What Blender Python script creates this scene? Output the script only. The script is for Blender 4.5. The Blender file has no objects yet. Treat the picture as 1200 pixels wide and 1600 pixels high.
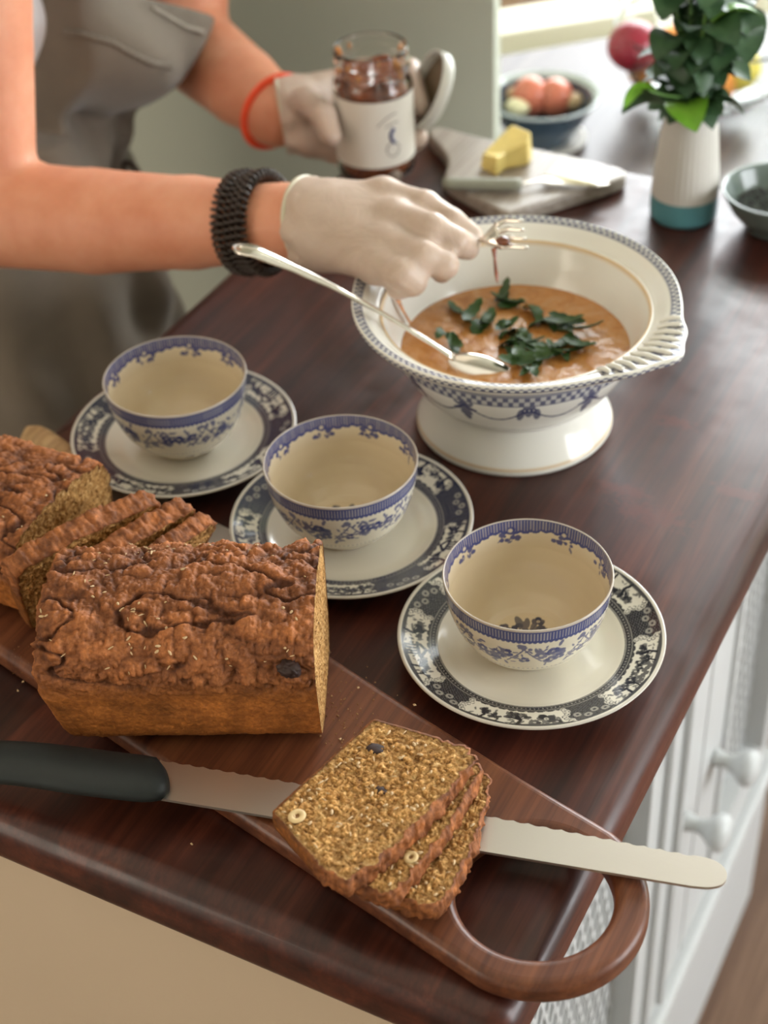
import bpy, bmesh, math, random
import numpy as np
from mathutils import Vector, Matrix
random.seed(7); RNG = np.random.RandomState(11)
S = bpy.context.scene; COL = S.collection

# ------------------------------------------------------------------ camera
FPX = 2511.93
CR = np.array([0.8876, 0.4585, -0.0439]); CU = np.array([-0.2580, 0.5740, 0.7772]); CW = np.array([-0.3815, 0.6785, -0.6278])
CO = np.array([0.1722, -0.3959, 1.5655])
cd = bpy.data.cameras.new('camera'); cam = bpy.data.objects.new('camera', cd); COL.objects.link(cam)
cd.sensor_fit = 'VERTICAL'; cd.sensor_height = 36; cd.lens = FPX / 1600 * 36
cd.clip_start = 0.02; cd.clip_end = 60
cam.matrix_world = Matrix(((CR[0], CU[0], -CW[0], CO[0]), (CR[1], CU[1], -CW[1], CO[1]), (CR[2], CU[2], -CW[2], CO[2]), (0, 0, 0, 1)))
cd.dof.use_dof = True; cd.dof.focus_distance = 0.86; cd.dof.aperture_fstop = 6.3
S.camera = cam
def at(x, y, d):                      # world point seen at pixel x, y and depth d
    return CO + d * (CW + CR * (x - 600) / FPX + CU * (800 - y) / FPX)
def on(x, y, z):                      # world point seen at pixel x, y on the level z
    v = CW + CR * (x - 600) / FPX + CU * (800 - y) / FPX
    return CO + v * (z - CO[2]) / v[2]

# ------------------------------------------------------------------ world, light, exposure
S.view_settings.view_transform = 'Standard'; S.view_settings.look = 'None'
S.view_settings.gamma = 1; S.view_settings.use_curve_mapping = False
S.view_settings.exposure = 0.25
w = bpy.data.worlds.new('world'); S.world = w; w.use_nodes = True
bg = w.node_tree.nodes['Background']; bg.inputs[0].default_value = (0.93, 0.97, 1.0, 1); bg.inputs[1].default_value = 6.0
def area(name, loc, target, sx, sy, power, col):
    l = bpy.data.lights.new(name, 'AREA'); l.shape = 'RECTANGLE'; l.size = sx; l.size_y = sy; l.energy = power; l.color = col
    o = bpy.data.objects.new(name, l); COL.objects.link(o); o.location = loc
    o.rotation_euler = (Vector(target) - Vector(loc)).to_track_quat('-Z', 'Y').to_euler()
    return o
area('window_light', (-0.2, 2.45, 1.75), (-0.3, 0.4, 0.9), 1.5, 1.1, 40, (0.93, 0.97, 1.0))
area('side_window_light', (2.02, 0.9, 1.35), (0.0, 0.5, 0.6), 1.3, 1.3, 22, (0.95, 0.97, 1.0))
area('overhead_fill_light', (-0.9, -0.5, 2.55), (-0.9, -0.5, 0.0), 2.4, 2.0, 8, (1.0, 0.86, 0.68))  # broad warm fill added overhead for soft ambient, no lamp fitting there
area('front_fill_light', (-1.2, -1.85, 1.25), (-0.4, 0.4, 0.8), 1.6, 1.3, 26, (1.0, 0.90, 0.76))  # fill added behind the camera for wall, apron and end panel; no window there

# ------------------------------------------------------------------ tags
def tag(o, label=None, cat=None, group=None, kind=None):
    if label: o['label'] = label
    if cat: o['category'] = cat
    if group: o['group'] = group
    if kind: o['kind'] = kind
    return o
def empty(name, loc, label, cat, group=None, rz=0):
    o = bpy.data.objects.new(name, None); COL.objects.link(o); o.location = loc; o.rotation_euler = (0, 0, rz)
    o.empty_display_size = 0.05
    bpy.context.view_layer.update()
    return tag(o, label, cat, group)
def attach(o, parent):                # parts are modelled in world space unless local=True
    o.parent = parent; o.matrix_parent_inverse = parent.matrix_world.inverted()

# ------------------------------------------------------------------ materials
def new_mat(name, rough=0.5, spec=0.5, col=(0.8, 0.8, 0.8), metal=0.0, coat=0.0, sss=0.0, trans=0.0, ior=1.45, sheen=0.0):
    m = bpy.data.materials.new(name); m.use_nodes = True; nt = m.node_tree; b = nt.nodes['Principled BSDF']
    b.inputs['Base Color'].default_value = (*col, 1); b.inputs['Roughness'].default_value = rough
    b.inputs['Metallic'].default_value = metal; b.inputs['Specular IOR Level'].default_value = spec
    b.inputs['Coat Weight'].default_value = coat; b.inputs['Coat Roughness'].default_value = 0.08
    b.inputs['Transmission Weight'].default_value = trans; b.inputs['IOR'].default_value = ior
    b.inputs['Sheen Weight'].default_value = sheen
    if sss:
        b.inputs['Subsurface Weight'].default_value = sss; b.inputs['Subsurface Radius'].default_value = (1, .4, .2); b.inputs['Subsurface Scale'].default_value = 0.006
    return m, nt, b
def nd(nt, t, **kw):
    n = nt.nodes.new(t)
    for k, v in kw.items():
        if hasattr(n, k): setattr(n, k, v)
        else: n.inputs[k.replace('_', ' ')].default_value = v
    return n
def noise(nt, vec, scale, detail=4, rough=0.55, dist=0.0):
    n = nt.nodes.new('ShaderNodeTexNoise'); n.inputs['Scale'].default_value = scale; n.inputs['Detail'].default_value = detail
    n.inputs['Roughness'].default_value = rough; n.inputs['Distortion'].default_value = dist
    nt.links.new(vec, n.inputs['Vector']); return n.outputs['Fac']
def objco(nt, scale=(1, 1, 1), rot=(0, 0, 0), loc=(0, 0, 0)):
    tc = nt.nodes.new('ShaderNodeTexCoord'); mp = nt.nodes.new('ShaderNodeMapping')
    mp.inputs['Scale'].default_value = scale; mp.inputs['Rotation'].default_value = rot; mp.inputs['Location'].default_value = loc
    nt.links.new(tc.outputs['Object'], mp.inputs['Vector']); return mp.outputs['Vector']
def ramp(nt, fac, stops):
    r = nt.nodes.new('ShaderNodeValToRGB'); e = r.color_ramp.elements
    while len(e) < len(stops): e.new(0.5)
    for i, (p, c) in enumerate(stops):
        e[i].position = p; e[i].color = (*c, 1) if len(c) == 3 else c
    nt.links.new(fac, r.inputs['Fac']); return r.outputs['Color']
def mixc(nt, a, b, fac, mode='MIX'):
    m = nt.nodes.new('ShaderNodeMix'); m.data_type = 'RGBA'; m.blend_type = mode
    for s, i in ((fac, 0), (a, 6), (b, 7)):
        if isinstance(s, (int, float)): m.inputs[i].default_value = s
        elif isinstance(s, tuple): m.inputs[i].default_value = (*s, 1)
        else: nt.links.new(s, m.inputs[i])
    return m.outputs[2]
def bump(nt, b, h, strength=0.3, dist=0.001):
    n = nt.nodes.new('ShaderNodeBump'); n.inputs['Strength'].default_value = strength; n.inputs['Distance'].default_value = dist
    nt.links.new(h, n.inputs['Height']); nt.links.new(n.outputs['Normal'], b.inputs['Normal'])
def setc(nt, b, c): nt.links.new(c, b.inputs['Base Color'])
def attr(nt, name='Col'):
    a = nt.nodes.new('ShaderNodeVertexColor'); a.layer_name = name; return a.outputs['Color']

def wood(name, dark, mid, light, rot=0.0, rough=0.35, coat=0.25, sx=1.0, stave=0.0):
    m, nt, b = new_mat(name, rough=rough, coat=coat)
    v = objco(nt, (22 * sx, 1.6 * sx, 22 * sx), (0, 0, rot)); n1 = noise(nt, v, 2.2, 6, 0.6, 0.4)
    v2 = objco(nt, (160 * sx, 5 * sx, 160 * sx), (0, 0, rot)); n2 = noise(nt, v2, 2.0, 4, 0.6)
    c = ramp(nt, n1, [(0.30, dark), (0.52, mid), (0.74, light)])
    c = mixc(nt, c, ramp(nt, n2, [(0.35, (0.55, 0.5, 0.48)), (0.6, (1, 1, 1))]), 0.75, 'MULTIPLY')
    if stave:
        v3 = objco(nt, (stave, 0.9, 1), (0, 0, rot)); vo = nt.nodes.new('ShaderNodeTexVoronoi'); vo.inputs['Scale'].default_value = 1.0; vo.feature = 'F1'
        nt.links.new(v3, vo.inputs['Vector'])
        c = mixc(nt, c, ramp(nt, vo.outputs['Color'], [(0.2, (0.72, 0.72, 0.72)), (0.8, (1.25, 1.15, 1.1))]), 0.8, 'MULTIPLY')
    setc(nt, b, c)
    bump(nt, b, n2, 0.12, 0.0004)
    return m, nt, b
M = {}
m, nt, b = wood('worktop_wood', (0.022, 0.0055, 0.0040), (0.060, 0.0150, 0.0088), (0.130, 0.036, 0.019), 0, 0.40, 0.10, 1.0, 16)
n = noise(nt, objco(nt, (1, 1, 1)), 34, 5, 0.6); r = nt.nodes.new('ShaderNodeMapRange')
r.inputs[1].default_value = 0.3; r.inputs[2].default_value = 0.75; r.inputs[3].default_value = 0.30; r.inputs[4].default_value = 0.50
nt.links.new(n, r.inputs[0]); nt.links.new(r.outputs[0], b.inputs['Roughness']); b.inputs['Specular IOR Level'].default_value = 0.5
# worn smears on the wood (own shape, own place)
c0 = b.inputs['Base Color'].links[0].from_socket
for (px, py, sx, sy, rz) in ((1020, 805, 26, 75, 0.9), (975, 768, 40, 90, 0.4), (1060, 660, 45, 100, 1.2), (1150, 768, 40, 100, 0.7)):
    p = on(px, py, 0.9)
    v = objco(nt, (1, 1, 1), (0, 0, 0), (-p[0], -p[1], -p[2]))
    mp = nt.nodes.new('ShaderNodeMapping'); mp.inputs['Rotation'].default_value = (0, 0, rz); mp.inputs['Scale'].default_value = (sx, sy, 20)
    nt.links.new(v, mp.inputs['Vector'])
    ln = nt.nodes.new('ShaderNodeVectorMath'); ln.operation = 'LENGTH'; nt.links.new(mp.outputs['Vector'], ln.inputs[0])
    nz = noise(nt, objco(nt), 130, 4, 0.7); ad = nt.nodes.new('ShaderNodeMath'); ad.operation = 'MULTIPLY_ADD'
    nt.links.new(nz, ad.inputs[0]); ad.inputs[1].default_value = 3.2; nt.links.new(ln.outputs['Value'], ad.inputs[2])
    fc = ramp(nt, ad.outputs[0], [(0.0, (1, 1, 1)), (1.0, (0, 0, 0))])
    mr = nt.nodes.new('ShaderNodeMapRange'); mr.inputs[1].default_value = 1.9; mr.inputs[2].default_value = 2.4; mr.inputs[3].default_value = 0.75; mr.inputs[4].default_value = 0.0
    nt.links.new(ad.outputs[0], mr.inputs[0])
    c0 = mixc(nt, c0, (0.10, 0.018, 0.010), mr.outputs[0])
setc(nt, b, c0); M['worktop'] = m
M['board'] = wood('chopping_board_wood', (0.070, 0.020, 0.009), (0.145, 0.045, 0.018), (0.22, 0.078, 0.031), math.radians(90 + 13.8), 0.42, 0.12)[0]
M['table'] = wood('dining_table_wood', (0.05, 0.035, 0.03), (0.085, 0.06, 0.05), (0.12, 0.09, 0.075), 1.57, 0.34, 0.0)[0]
M['floorwood'] = wood('floor_wood', (0.14, 0.075, 0.045), (0.22, 0.13, 0.08), (0.30, 0.19, 0.125), 0, 0.45, 0.1, 0.5)[0]
M['palewood'] = wood('pale_wood', (0.42, 0.26, 0.12), (0.55, 0.36, 0.18), (0.65, 0.45, 0.25), math.radians(105), 0.45, 0.1)[0]
M['paddle'] = wood('grey_paddle_wood', (0.26, 0.22, 0.18), (0.36, 0.31, 0.26), (0.44, 0.39, 0.33), 1.1, 0.38, 0.2)[0]
def plain(name, col, rough=0.5, var=0.08, scale=30, **kw):
    m, nt, b = new_mat(name, rough=rough, col=col, **kw)
    n = noise(nt, objco(nt), scale, 3)
    setc(nt, b, ramp(nt, n, [(0.3, tuple(c * (1 - var) for c in col)), (0.7, tuple(min(1, c * (1 + var)) for c in col))]))
    return m
M['sage'] = plain('sage_paint', (0.50, 0.52, 0.43), 0.6, 0.02, 3)
M['cream'] = plain('cream_panel_paint', (0.60, 0.47, 0.34), 0.55, 0.02, 4)
M['white'] = plain('white_cabinet_paint', (0.56, 0.57, 0.57), 0.4, 0.02, 5)
M['sill'] = plain('cream_sill_paint', (0.72, 0.68, 0.55), 0.5, 0.03, 6)
M['ceiling'] = plain('ceiling_paint', (0.7, 0.68, 0.64), 0.8, 0.02, 3)
M['wallp'] = plain('wall_paint', (0.50, 0.48, 0.42), 0.8, 0.02, 3)
M['dark'] = plain('dark_gap', (0.02, 0.02, 0.02), 0.8)
m, nt, b = new_mat('glazed_china', rough=0.16, coat=0.2); b.inputs['Coat Roughness'].default_value = 0.03
b.inputs['Subsurface Weight'].default_value = 0.0
setc(nt, b, attr(nt)); M['china'] = m
m, nt, b = new_mat('bread_crust', rough=0.6, spec=0.35)
v = objco(nt); n1 = noise(nt, v, 420, 5, 0.65); n2 = noise(nt, v, 90, 4, 0.6)
c = mixc(nt, attr(nt), ramp(nt, n1, [(0.35, (0.62, 0.55, 0.5)), (0.55, (1, 1, 1)), (0.72, (1.5, 1.45, 1.35))]), 0.8, 'MULTIPLY')
c = mixc(nt, c, ramp(nt, n2, [(0.3, (0.75, 0.7, 0.66)), (0.7, (1.2, 1.18, 1.1))]), 0.7, 'MULTIPLY')
setc(nt, b, c); bump(nt, b, n1, 0.55, 0.0012); M['crust'] = m
m, nt, b = new_mat('bread_crumb', rough=0.75, spec=0.25)
v = objco(nt); n1 = noise(nt, v, 380, 5, 0.7, 0.5); vo = nt.nodes.new('ShaderNodeTexVoronoi'); vo.inputs['Scale'].default_value = 420; nt.links.new(v, vo.inputs['Vector'])
n3 = noise(nt, v, 120, 3, 0.6, 1.0)
c = ramp(nt, n1, [(0.30, (0.10, 0.04, 0.010)), (0.45, (0.42, 0.21, 0.065)), (0.60, (0.68, 0.41, 0.16)), (0.75, (0.90, 0.70, 0.40))])
c = mixc(nt, c, ramp(nt, n3, [(0.35, (0.6, 0.52, 0.4)), (0.6, (1.12, 1.1, 1.05))]), 0.6, 'MULTIPLY')
c = mixc(nt, c, attr(nt), 1.0, 'MULTIPLY')
setc(nt, b, c); bump(nt, b, n1, 0.9, 0.0022); M['crumb'] = m
M['oat'] = plain('oat_flake', (0.60, 0.42, 0.23), 0.6)
M['raisin'] = plain('raisin', (0.030, 0.012, 0.009), 0.6, 0.3, 300)
M['nut'] = plain('hazelnut', (0.66, 0.48, 0.24), 0.5, 0.1, 200)
M['nutskin'] = plain('hazelnut_skin', (0.28, 0.14, 0.05), 0.5, 0.1, 200)
M['silver'] = plain('polished_silver', (0.78, 0.73, 0.66), 0.17, 0.06, 60, metal=1.0)
m, nt, b = new_mat('brushed_steel', rough=0.36, metal=0.92, col=(0.60, 0.55, 0.49))
n = noise(nt, objco(nt, (30, 900, 200), (0, 0, -0.22)), 1.0, 3); bump(nt, b, n, 0.06, 0.0003); M['steel'] = m
M['handle'] = plain('dark_green_plastic', (0.012, 0.016, 0.016), 0.5, 0.1, 200)
M['glass'] = new_mat('clear_glass', rough=0.03, trans=1.0, ior=1.45, col=(0.97, 0.99, 0.97))[0]
m, nt, b = new_mat('latex_glove', rough=0.42, col=(0.66, 0.55, 0.46), spec=0.45, sss=0.15)
n = noise(nt, objco(nt, (1, 1, 1)), 34, 4, 0.6, 0.8); setc(nt, b, ramp(nt, n, [(0.3, (0.46, 0.34, 0.265)), (0.7, (0.57, 0.44, 0.36))])); bump(nt, b, n, 0.35, 0.004); M['glove'] = m
m, nt, b = new_mat('skin', rough=0.5, spec=0.4, sss=0.25)
n = noise(nt, objco(nt), 22, 5, 0.6); n2 = noise(nt, objco(nt), 500, 3)
setc(nt, b, ramp(nt, n, [(0.3, (0.62, 0.24, 0.135)), (0.5, (0.69, 0.30, 0.18)), (0.7, (0.74, 0.36, 0.23))])); bump(nt, b, n2, 0.15, 0.0006); M['skin'] = m
def cloth(name, col, var=0.15):
    m, nt, b = new_mat(name, rough=0.85, spec=0.2, sheen=0.2)
    n = noise(nt, objco(nt), 14, 4); n2 = noise(nt, objco(nt), 900, 2)
    setc(nt, b, ramp(nt, n, [(0.3, tuple(c * (1 - var) for c in col)), (0.7, tuple(min(1, c * (1 + var)) for c in col))])); bump(nt, b, n2, 0.3, 0.0006)
    return m
M['apron'] = cloth('taupe_canvas', (0.165, 0.135, 0.105)); M['shirt'] = cloth('white_cotton', (0.72, 0.72, 0.74), 0.05)
M['trousers'] = cloth('olive_grey_cloth', (0.13, 0.115, 0.085)); M['hair'] = cloth('brown_hair', (0.10, 0.055, 0.03))
M['seam'] = cloth('light_seam', (0.34, 0.30, 0.25))
M['cuff'] = plain('rolled_latex_cuff', (0.62, 0.56, 0.42), 0.4)
M['band'] = plain('orange_red_silicone', (0.95, 0.10, 0.035), 0.4, 0.03, 50)
M['coil'] = plain('dark_brown_coil', (0.035, 0.022, 0.016), 0.35, 0.2, 90)
M['lidin'] = plain('lid_inside', (0.15, 0.105, 0.06), 0.4); M['lidout'] = plain('white_lid', (0.68, 0.67, 0.62), 0.35)
M['paper'] = plain('jar_label_paper', (0.70, 0.65, 0.57), 0.55, 0.02, 20)
M['ink'] = plain('blue_print', (0.07, 0.08, 0.20), 0.6); M['inkgrey'] = plain('grey_print', (0.22, 0.19, 0.17), 0.6)
M['chutney'] = plain('red_brown_chutney', (0.22, 0.055, 0.018), 0.25, 0.6, 130, coat=0.6)
M['smear'] = plain('orange_chutney_smear', (0.62, 0.24, 0.06), 0.25, 0.5, 150)
m, nt, b = new_mat('orange_soup', rough=0.22, coat=0.35); v = objco(nt); n = noise(nt, v, 60, 5, 0.65, 0.6); n2 = noise(nt, v, 330, 4, 0.7)
setc(nt, b, ramp(nt, n, [(0.3, (0.40, 0.145, 0.028)), (0.5, (0.52, 0.22, 0.055)), (0.68, (0.57, 0.30, 0.12))])); bump(nt, b, n2, 0.35, 0.002); M['soup'] = m
def leafmat(name, a, c2):
    m, nt, b = new_mat(name, rough=0.4, spec=0.4); n = noise(nt, objco(nt), 70, 4)
    setc(nt, b, ramp(nt, n, [(0.3, a), (0.7, c2)])); bump(nt, b, n, 0.3, 0.002); return m
M['herb'] = leafmat('herb_green', (0.014, 0.042, 0.010), (0.05, 0.10, 0.022))
M['leaf'] = leafmat('plant_leaf_green', (0.022, 0.060, 0.024), (0.055, 0.115, 0.048)); M['leaf2'] = leafmat('bright_leaf_green', (0.13, 0.34, 0.02), (0.22, 0.45, 0.05))
M['stem'] = plain('plant_stem', (0.12, 0.24, 0.06), 0.5)
M['vase'] = plain('matt_white_ceramic', (0.60, 0.57, 0.52), 0.5, 0.02, 20); M['teal'] = plain('teal_glaze', (0.10, 0.27, 0.30), 0.35, 0.08, 40)
M['darkbowl'] = plain('slate_blue_glaze', (0.035, 0.06, 0.085), 0.18, 0.15, 30, coat=0.5); M['rimglaze'] = plain('pale_rim_glaze', (0.42, 0.47, 0.46), 0.15, 0.1, 30, coat=0.5)
M['greenbowl'] = plain('grey_green_glaze', (0.16, 0.20, 0.18), 0.2, 0.15, 30, coat=0.4); M['brownclay'] = plain('brown_clay', (0.22, 0.18, 0.14), 0.5)
M['butter'] = plain('butter', (0.80, 0.62, 0.20), 0.45, 0.08, 60); M['butter2'] = plain('butter_smear', (0.75, 0.68, 0.42), 0.4, 0.1, 60)
M['greyhandle'] = plain('olive_grey_handle', (0.26, 0.26, 0.20), 0.45, 0.05)
M['pinkegg'] = plain('pink_red_skin', (0.58, 0.17, 0.10), 0.3, 0.2, 40); M['tanegg'] = plain('tan_skin', (0.50, 0.35, 0.20), 0.45, 0.15, 60)
M['apple'] = plain('dark_red_apple', (0.27, 0.018, 0.035), 0.3, 0.25, 30); M['orange'] = plain('orange_peel', (0.85, 0.32, 0.05), 0.45, 0.1, 60)
M['yellow'] = plain('yellow_peel', (0.85, 0.70, 0.12), 0.45, 0.1, 60); M['greenfruit'] = plain('green_skin', (0.30, 0.5, 0.08), 0.4, 0.1, 60)
M['pepper'] = plain('grey_black_seed', (0.05, 0.045, 0.045), 0.5, 0.5, 200); M['salt'] = plain('coarse_salt', (0.62, 0.60, 0.58), 0.4)
M['bush'] = plain('garden_foliage', (0.20, 0.36, 0.07), 0.8, 0.5, 12)
M['grass'] = plain('garden_grass', (0.32, 0.42, 0.20), 0.9, 0.2, 3)

# ------------------------------------------------------------------ mesh helpers
def mesh_obj(name, V, F, mat, parent=None, smooth=True, cols=None, local=False, mats=None, midx=None):
    me = bpy.data.meshes.new(name); V = np.asarray(V, dtype=np.float32).reshape(-1, 3)
    if isinstance(F, np.ndarray):
        nf, k = F.shape
        me.vertices.add(len(V)); me.vertices.foreach_set('co', V.ravel())
        me.loops.add(nf * k); me.loops.foreach_set('vertex_index', F.astype(np.int32).ravel())
        me.polygons.add(nf); me.polygons.foreach_set('loop_start', (np.arange(nf) * k).astype(np.int32))
        me.update(calc_edges=True)
    else:
        me.from_pydata([tuple(map(float, v)) for v in V], [], [tuple(int(i) for i in f) for f in F]); me.update()
    me.polygons.foreach_set('use_smooth', [smooth] * len(me.polygons))
    if cols is not None:
        a = me.color_attributes.new('Col', 'FLOAT_COLOR', 'POINT')
        c = np.ones((len(V), 4), np.float32); c[:, :3] = np.asarray(cols).reshape(-1, 3); a.data.foreach_set('color', c.ravel())
    for mm in (mats or [mat]): me.materials.append(mm)
    if midx is not None: me.polygons.foreach_set('material_index', np.asarray(midx, dtype=np.int32))
    me.validate()
    o = bpy.data.objects.new(name, me); COL.objects.link(o)
    if parent is not None:
        o.parent = parent
        if not local: o.matrix_parent_inverse = parent.matrix_world.inverted()
    return o
def bm_obj(name, bm, mat, parent=None, smooth=False, local=False):
    me = bpy.data.meshes.new(name); bmesh.ops.recalc_face_normals(bm, faces=bm.faces[:]); bm.to_mesh(me); bm.free()
    me.materials.append(mat); me.polygons.foreach_set('use_smooth', [smooth] * len(me.polygons))
    o = bpy.data.objects.new(name, me); COL.objects.link(o)
    if parent is not None:
        o.parent = parent
        if not local: o.matrix_parent_inverse = parent.matrix_world.inverted()
    return o
def box(name, lo, hi, mat, parent=None, bevel=0.0, seg=2, smooth=None):
    bm = bmesh.new(); bmesh.ops.create_cube(bm, size=1)
    lo = Vector(lo); hi = Vector(hi)
    for v in bm.verts: v.co = Vector((lo[i] + (v.co[i] + .5) * (hi[i] - lo[i]) for i in range(3)))
    if bevel: bmesh.ops.bevel(bm, geom=bm.edges[:], offset=bevel, segments=seg, profile=0.5, affect='EDGES')
    return bm_obj(name, bm, mat, parent, smooth if smooth is not None else (seg > 2))
def grid_faces(nv, nu, closed=True):
    i = np.arange(nv - 1)[:, None]; j = np.arange(nu if closed else nu - 1)[None, :]; j2 = (j + 1) % nu
    return np.stack([i * nu + j, i * nu + j2, (i + 1) * nu + j2, (i + 1) * nu + j], -1).reshape(-1, 4)
def resample(pts, n):
    p = np.asarray(pts, float); s = np.r_[0, np.cumsum(np.linalg.norm(np.diff(p, axis=0), axis=1))]
    t = np.linspace(0, s[-1], n); return np.stack([np.interp(t, s, p[:, k]) for k in range(p.shape[1])], -1)
def chaikin(pts, it=2, closed=False):
    p = np.asarray(pts, float)
    for _ in range(it):
        if closed:
            q = np.roll(p, -1, 0); p = np.stack([.75 * p + .25 * q, .25 * p + .75 * q], 1).reshape(-1, p.shape[1])
        else:
            a, b2 = p[:-1], p[1:]; m = np.stack([.75 * a + .25 * b2, .25 * a + .75 * b2], 1).reshape(-1, p.shape[1]); p = np.vstack([p[:1], m, p[-1:]])
    return p
def vnoise(P, seed=0):                # smooth 3-D value noise in -1..1
    P = np.asarray(P, float); I = np.floor(P).astype(np.int64); Fr = P - I; Fr = Fr * Fr * Fr * (Fr * (Fr * 6 - 15) + 10)
    def h(i, j, k):
        n = (i * 374761393 + j * 668265263 + k * 2147483647 + seed * 144665) & 0xffffffff
        n = ((n ^ (n >> 13)) * 1274126177) & 0xffffffff; n = (n ^ (n >> 16)) & 0xffffffff
        n = (n * 2246822519) & 0xffffffff; n ^= n >> 15
        return (n & 0xffffff) / 8388607.5 - 1
    x, y, z = I[..., 0], I[..., 1], I[..., 2]; u, v, w_ = Fr[..., 0], Fr[..., 1], Fr[..., 2]
    def l(a, c, t): return a + (c - a) * t
    return l(l(l(h(x, y, z), h(x + 1, y, z), u), l(h(x, y + 1, z), h(x + 1, y + 1, z), u), v),
             l(l(h(x, y, z + 1), h(x + 1, y, z + 1), u), l(h(x, y + 1, z + 1), h(x + 1, y + 1, z + 1), u), v), w_)
def fbm(P, o=4, seed=0, billow=False):
    r = 0; a = 1.0; s = 0
    for k in range(o):
        n = vnoise(P * 2 ** k + 17.3 * k, seed + k); n = (np.abs(n) * 2 - 0.7) if billow else n
        r = r + a * n; s += a; a *= 0.5
    return r / s
def revolve(name, sections, N, mat, parent, local=True, rfun=None, base=(0.8, 0.75, 0.64), offset=(0, 0, 0)):
    """sections: (points (r, z), rows, canvas or None); canvas is (rows, cols, 3) colour, v along the section"""
    rows, cols = [], []; th = np.linspace(0, 2 * math.pi, N, endpoint=False)
    for k, (pts, n, cv) in enumerate(sections):
        p = resample(pts, n)
        for i, (r_, z_) in enumerate(p):
            if k and i == 0: continue
            v = i / (n - 1); rows.append((r_, z_))
            if cv is None: cols.append(np.tile(base, (N, 1)))
            elif isinstance(cv, tuple): cols.append(np.tile(cv, (N, 1)))
            else:
                row = cv[min(int(v * cv.shape[0]), cv.shape[0] - 1)]; cols.append(row[(th / (2 * math.pi) * cv.shape[1]).astype(int) % cv.shape[1]])
    R_ = np.array(rows); c = np.array(cols)
    r = np.maximum(R_[:, 0], 1e-5)[:, None] * np.ones(N); z = R_[:, 1][:, None] * np.ones(N)
    if rfun is not None: r, z = rfun(r, z, th[None, :])
    V = np.stack([r * np.cos(th) + offset[0], r * np.sin(th) + offset[1], z + offset[2]], -1)
    return mesh_obj(name, V, grid_faces(len(R_), N), mat, parent, True, c, local)
def tube(path, rad, nseg=12, flat=None, up=(0, 0, 1)):
    """tapered tube; flat = per-point (width, thickness) half sizes instead of a round section"""
    P = np.asarray(path, float); n = len(P); T = np.gradient(P, axis=0); T /= np.linalg.norm(T, axis=1)[:, None] + 1e-12
    upv = np.array(up, float); V = []
    for i in range(n):
        sd = np.cross(T[i], upv)
        if np.linalg.norm(sd) < 1e-4: sd = np.cross(T[i], (1, 0.1, 0))
        sd /= np.linalg.norm(sd); u = np.cross(sd, T[i])
        a, b2 = flat[i] if flat is not None else (rad[i] if hasattr(rad, '__len__') else rad,) * 2
        for k in range(nseg):
            t = 2 * math.pi * k / nseg; V.append(P[i] + sd * a * math.cos(t) + u * b2 * math.sin(t))
    F = [tuple(f) for f in grid_faces(n, nseg)] + [tuple(range(nseg - 1, -1, -1)), tuple((n - 1) * nseg + k for k in range(nseg))]
    return np.array(V), F
def tube_obj(name, path, rad, mat, parent=None, nseg=12, flat=None, up=(0, 0, 1), smooth=True):
    V, F = tube(path, rad, nseg, flat, up); return mesh_obj(name, V, F, mat, parent, smooth)
def prism(name, outline, z0, z1, mat, parent=None, bevel=0.0, seg=3, holes=()):
    """flat plate from world outlines through a filled 2-D curve with rounded edges"""
    cu = bpy.data.curves.new(name, 'CURVE'); cu.dimensions = '2D'; cu.fill_mode = 'BOTH'
    for ol in (outline, *holes):
        sp = cu.splines.new('POLY'); sp.points.add(len(ol) - 1)
        for q, p in zip(sp.points, ol): q.co = (p[0], p[1], 0, 1)
        sp.use_cyclic_u = True
    cu.extrude = (z1 - z0) / 2 - bevel; cu.bevel_depth = bevel; cu.bevel_resolution = seg; cu.offset = -bevel
    t = bpy.data.objects.new('tmp', cu); COL.objects.link(t); bpy.context.view_layer.update()
    me = bpy.data.meshes.new_from_object(t.evaluated_get(bpy.context.evaluated_depsgraph_get())); bpy.data.objects.remove(t)
    me.name = name; me.transform(Matrix.Translation((0, 0, (z0 + z1) / 2))); me.materials.clear(); me.materials.append(mat)
    bm = bmesh.new(); bm.from_mesh(me); bmesh.ops.remove_doubles(bm, verts=bm.verts[:], dist=1e-6); bmesh.ops.recalc_face_normals(bm, faces=bm.faces[:]); bm.to_mesh(me); bm.free()
    o = bpy.data.objects.new(name, me); COL.objects.link(o)
    for p in me.polygons: p.use_smooth = abs(p.normal.z) < 0.98
    if parent is not None: attach(o, parent)
    return o
def lumpy(name, loc, rad, mat, parent=None, amp=0.1, freq=2.0, seed=0, scale=(1, 1, 1), sub=4, cols=None):
    bm = bmesh.new(); bmesh.ops.create_icosphere(bm, subdivisions=sub, radius=1)
    P = np.array([v.co[:] for v in bm.verts]); d = 1 + amp * fbm(P * freq + seed * 9.1, 3, seed)
    for v, k, p in zip(bm.verts, d, P): v.co = Vector((p * k * rad * np.array(scale)).tolist()) + Vector(loc)
    return bm_obj(name, bm, mat, parent, True)

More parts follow.
